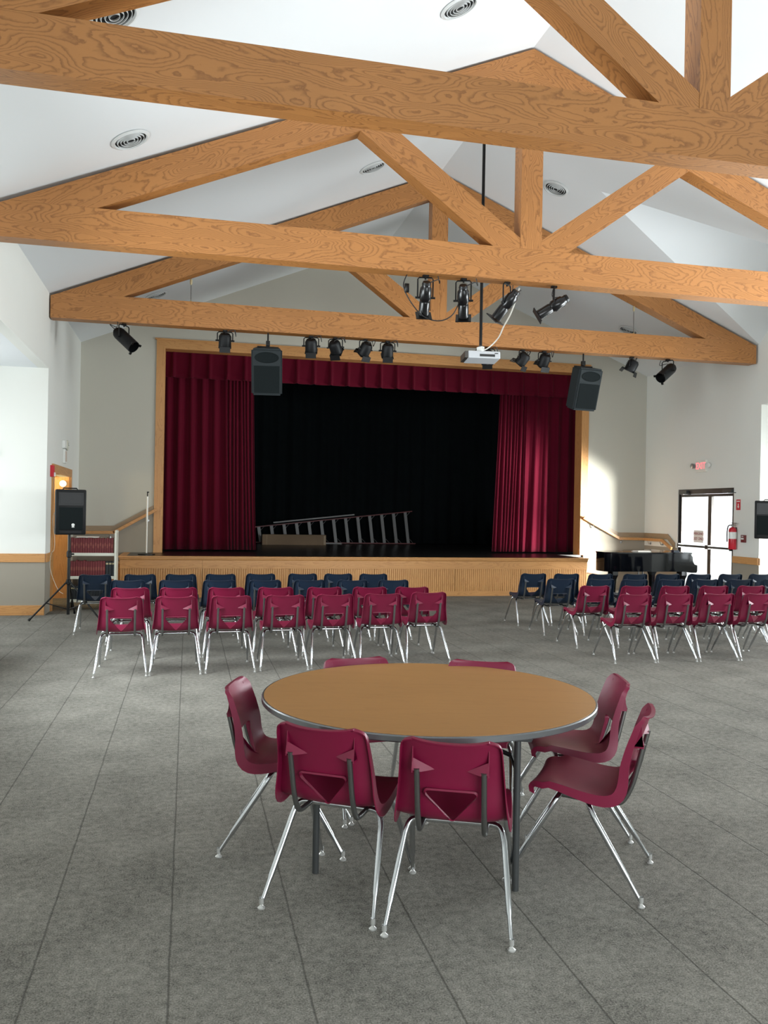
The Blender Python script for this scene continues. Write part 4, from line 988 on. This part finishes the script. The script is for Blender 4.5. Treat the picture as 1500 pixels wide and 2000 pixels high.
fixture((4.94, Yt, zt), (.2, .5, -.7), 'small black light hidden behind the projector', 'fresnel', .165)
fixture((5.58, Yt, zt), (-.35, .45, -.65), 'diamond-turned small black light right of the projector', 'fresnel', .165)
fixture((5.98, Yt, zt), (-.1, .55, -.75), 'small black light just left of the right hanging speaker', 'fresnel', .165)
fixture((7.66, Yt, zt), (-.30, .30, -.80), 'small black light just right of the right hanging speaker', 'fresnel', .165)
fixture((8.38, Yt, zt), (-.74, -.30, -.55), 'long black can light at the far right end of the far truss', 'par', .22)
mid = 'glossy black spotlights under the middle truss'
fixture((2.72, 9.66, zt), (.10, .62, -.80), 'leftmost of four glossy black spotlights hung from the middle truss', 'spot', .27, mid)
fixture((3.20, 9.66, zt), (.22, .60, -.78), 'second of the four glossy spotlights, left of the projector pole', 'spot', .27, mid)
fixture((3.76, 9.66, zt), (-.42, .50, -.68), 'third of the four glossy spotlights, right of the projector pole', 'spot', .27, mid)
fixture((4.38, 9.66, zt), (-.80, .30, -.52), 'rightmost glossy spotlight under the middle truss, tipped nearly level', 'spot', .25, mid)
b = B_(); tube(b, spline([(2.50, 9.7, zt), (2.46, 9.7, 4.36), (2.55, 9.7, 4.18), (2.72, 9.72, 4.02), (2.92, 9.72, 3.98), (3.08, 9.7, 4.06), (3.17, 9.68, 4.25)], 8), .007, 6); box(b, (2.50, 9.7, 4.34), (.05, .04, .10))
o = obj('lighting_cable', b, m_blackcable, smooth='all'); tag(o, 'black cable looping between the two leftmost spotlights', 'cable')

# hanging speakers
def hung(loc, rz_, label):
    t = thing('hanging_speaker', label, 'loudspeaker', loc, group='grey loudspeakers hung from the far truss')
    Rm = Matrix.Rotation(rz_, 4, 'Z') @ Matrix.Rotation(R(16), 4, 'X')
    c = Matrix.Translation((0, 0, -.30 - .31)) @ Rm
    W_, H_, D_ = .50, .74, .36
    b = B_(); A = prism(b, [(-W_ / 2, -D_ / 2), (W_ / 2, -D_ / 2), (W_ / 2 * .70, D_ / 2), (-W_ / 2 * .70, D_ / 2)], 'Z', -H_ / 2, H_ / 2)
    bmesh.ops.bevel(b, geom=b.edges[:], offset=.03, segments=3, affect='EDGES'); bmesh.ops.transform(b, matrix=c, verts=b.verts[:]); obj('cabinet', b, m_spkbody, t, smooth=True)
    b = B_(); prism(b, [(-.20, -.33), (.20, -.33), (.20, .10), (-.20, .10)], 'Y', -D_ / 2 - .008, -D_ / 2 - .001); bmesh.ops.transform(b, matrix=c, verts=b.verts[:]); obj('grille', b, m_grille, t)
    b = B_(); seg = 32; ring = []
    for r_, dy in ((1.0, -.010), (.92, -.004), (.75, -.003)):
        ring.append([b.verts.new((.19 * r_ * math.cos(2 * PI * k / seg), -D_ / 2 + dy, .23 + .085 * r_ * math.sin(2 * PI * k / seg))) for k in range(seg)])
    for a_, c_ in zip(ring, ring[1:]):
        for k in range(seg): b.faces.new((a_[k], a_[(k + 1) % seg], c_[(k + 1) % seg], c_[k]))
    b.faces.new(ring[-1]); bmesh.ops.transform(b, matrix=c, verts=b.verts[:]); obj('horn', b, m_grille, t)
    b = B_(); tube(b, [(0, 0, 0), (0, 0, -.20)], .014, 10); box(b, (0, 0, -.17), (.06, .06, .08)); box(b, (0, .0, -.225), (.34, .04, .012), Matrix.Identity(4)); obj('hanger', b, m_blackmetal, t)
    b = B_(); tube(b, [(-.16, 0, -.225), tuple((c @ Vector((-.17, .06, H_ / 2 - .01))))], .008, 6); tube(b, [(.16, 0, -.225), tuple((c @ Vector((.17, .06, H_ / 2 - .01))))], .008, 6); obj('yoke', b, m_blackmetal, t)
    return t
hung((1.20, 13.54, zt), R(-9), 'dark grey loudspeaker hung in front of the left curtain')
hung((6.72, 13.54, zt), R(9), 'dark grey loudspeaker hung in front of the right curtain')

# projector on its pole
t = thing('projector', 'white ceiling projector under a long black pole, before the far truss', 'projector', (4.05, 11.4, 3.90))
Rm = Matrix.Rotation(R(-6), 4, 'Z') @ Matrix.Rotation(R(-4), 4, 'X')
b = B_(); box(b, (.02, 0, .0), (.46, .34, .105), Rm); obj('body', b, mat('projector_shell', (196, 200, 204), .35), t, bevel=.012)
b = B_(); box(b, (-.235, 0, 0), (.05, .30, .095), Rm); obj('end_grille', b, m_greysteel, t, bevel=.004)
b = B_(); lathe(b, [(0, 0), (.05, 0), (.055, .05), (.045, .05), (.04, .03), (0, .03)], 20, Rm @ Matrix.Translation((.14, .17, 0)) @ Matrix.Rotation(-PI / 2, 4, 'X')); obj('lens', b, m_black, t, smooth=True)
b = B_(); box(b, (.06, -.171, -.012), (.22, .004, .035), Rm); box(b, (.19, -.171, .02), (.05, .004, .012), Rm); obj('port_panel', b, m_darksteel, t)
b = B_(); box(b, (-.02, 0, .075), (.14, .14, .03)); tube(b, [(-.10, -.05, .06), (-.03, 0, .14)], .015, 8); tube(b, [(.09, .05, .06), (.0, 0, .14)], .015, 8); lathe(b, [(.035, .08), (.035, .15), (.022, .17)], 14, Matrix.Translation((0, 0, 0))); obj('mount', b, m_greysteel, t)
b = B_(); box(b, (-.09, -.08, .09), (.05, .10, .07), Matrix.Rotation(.5, 4, 'Z')); obj('power_adapter', b, m_white, t)
b = B_(); tube(b, [(0, 0, .15), (0, 0, zc(4.05) - 3.90 - .003)], .0225, 14); lathe(b, [(.07, 0), (.07, -.02), (.025, -.03)], 16, Matrix.Translation((0, 0, zc(4.05) - 3.90 - .002))); obj('pole', b, m_blackmetal, t, smooth=True)
b = B_(); tube(b, spline([(4.02, 11.35, 3.99), (4.08, 11.2, 3.99), (4.16, 11.0, 4.10), (4.09, 10.6, 4.18), (4.02, 10.2, 4.24), (3.99, 9.95, 4.36), (4.0, 9.85, 4.495)], 8), .009, 8)
o = obj('projector_cable', b, m_cable, smooth='all'); tag(o, 'white cable curving up from the projector to the middle truss', 'cable')

# tie rods of the far truss
for x, lb in ((-.02 - .0, 'slender brass-ended rod standing on the left of the far truss'), (7.73, 'slender brass-ended rod on the right of the far truss')):
    t = thing('tie_rod', lb, 'rod', (x, 13.62, Zt + .0005))
    hgt = (Zap - RD - (Zap - Zend) / HW * abs(x - XC)) - Zt - .01
    b = B_(); tube(b, [(0, 0, 0), (0, 0, hgt)], .006, 8); obj('rod', b, m_greysteel, t)
    b = B_(); lathe(b, [(0, 0), (.022, 0), (.014, .05), (.006, .07)], 10); lathe(b, [(.006, hgt - .10), (.02, hgt - .08), (.02, hgt - .01), (0, hgt)], 10); obj('fitting', b, m_gold, t, smooth=True)
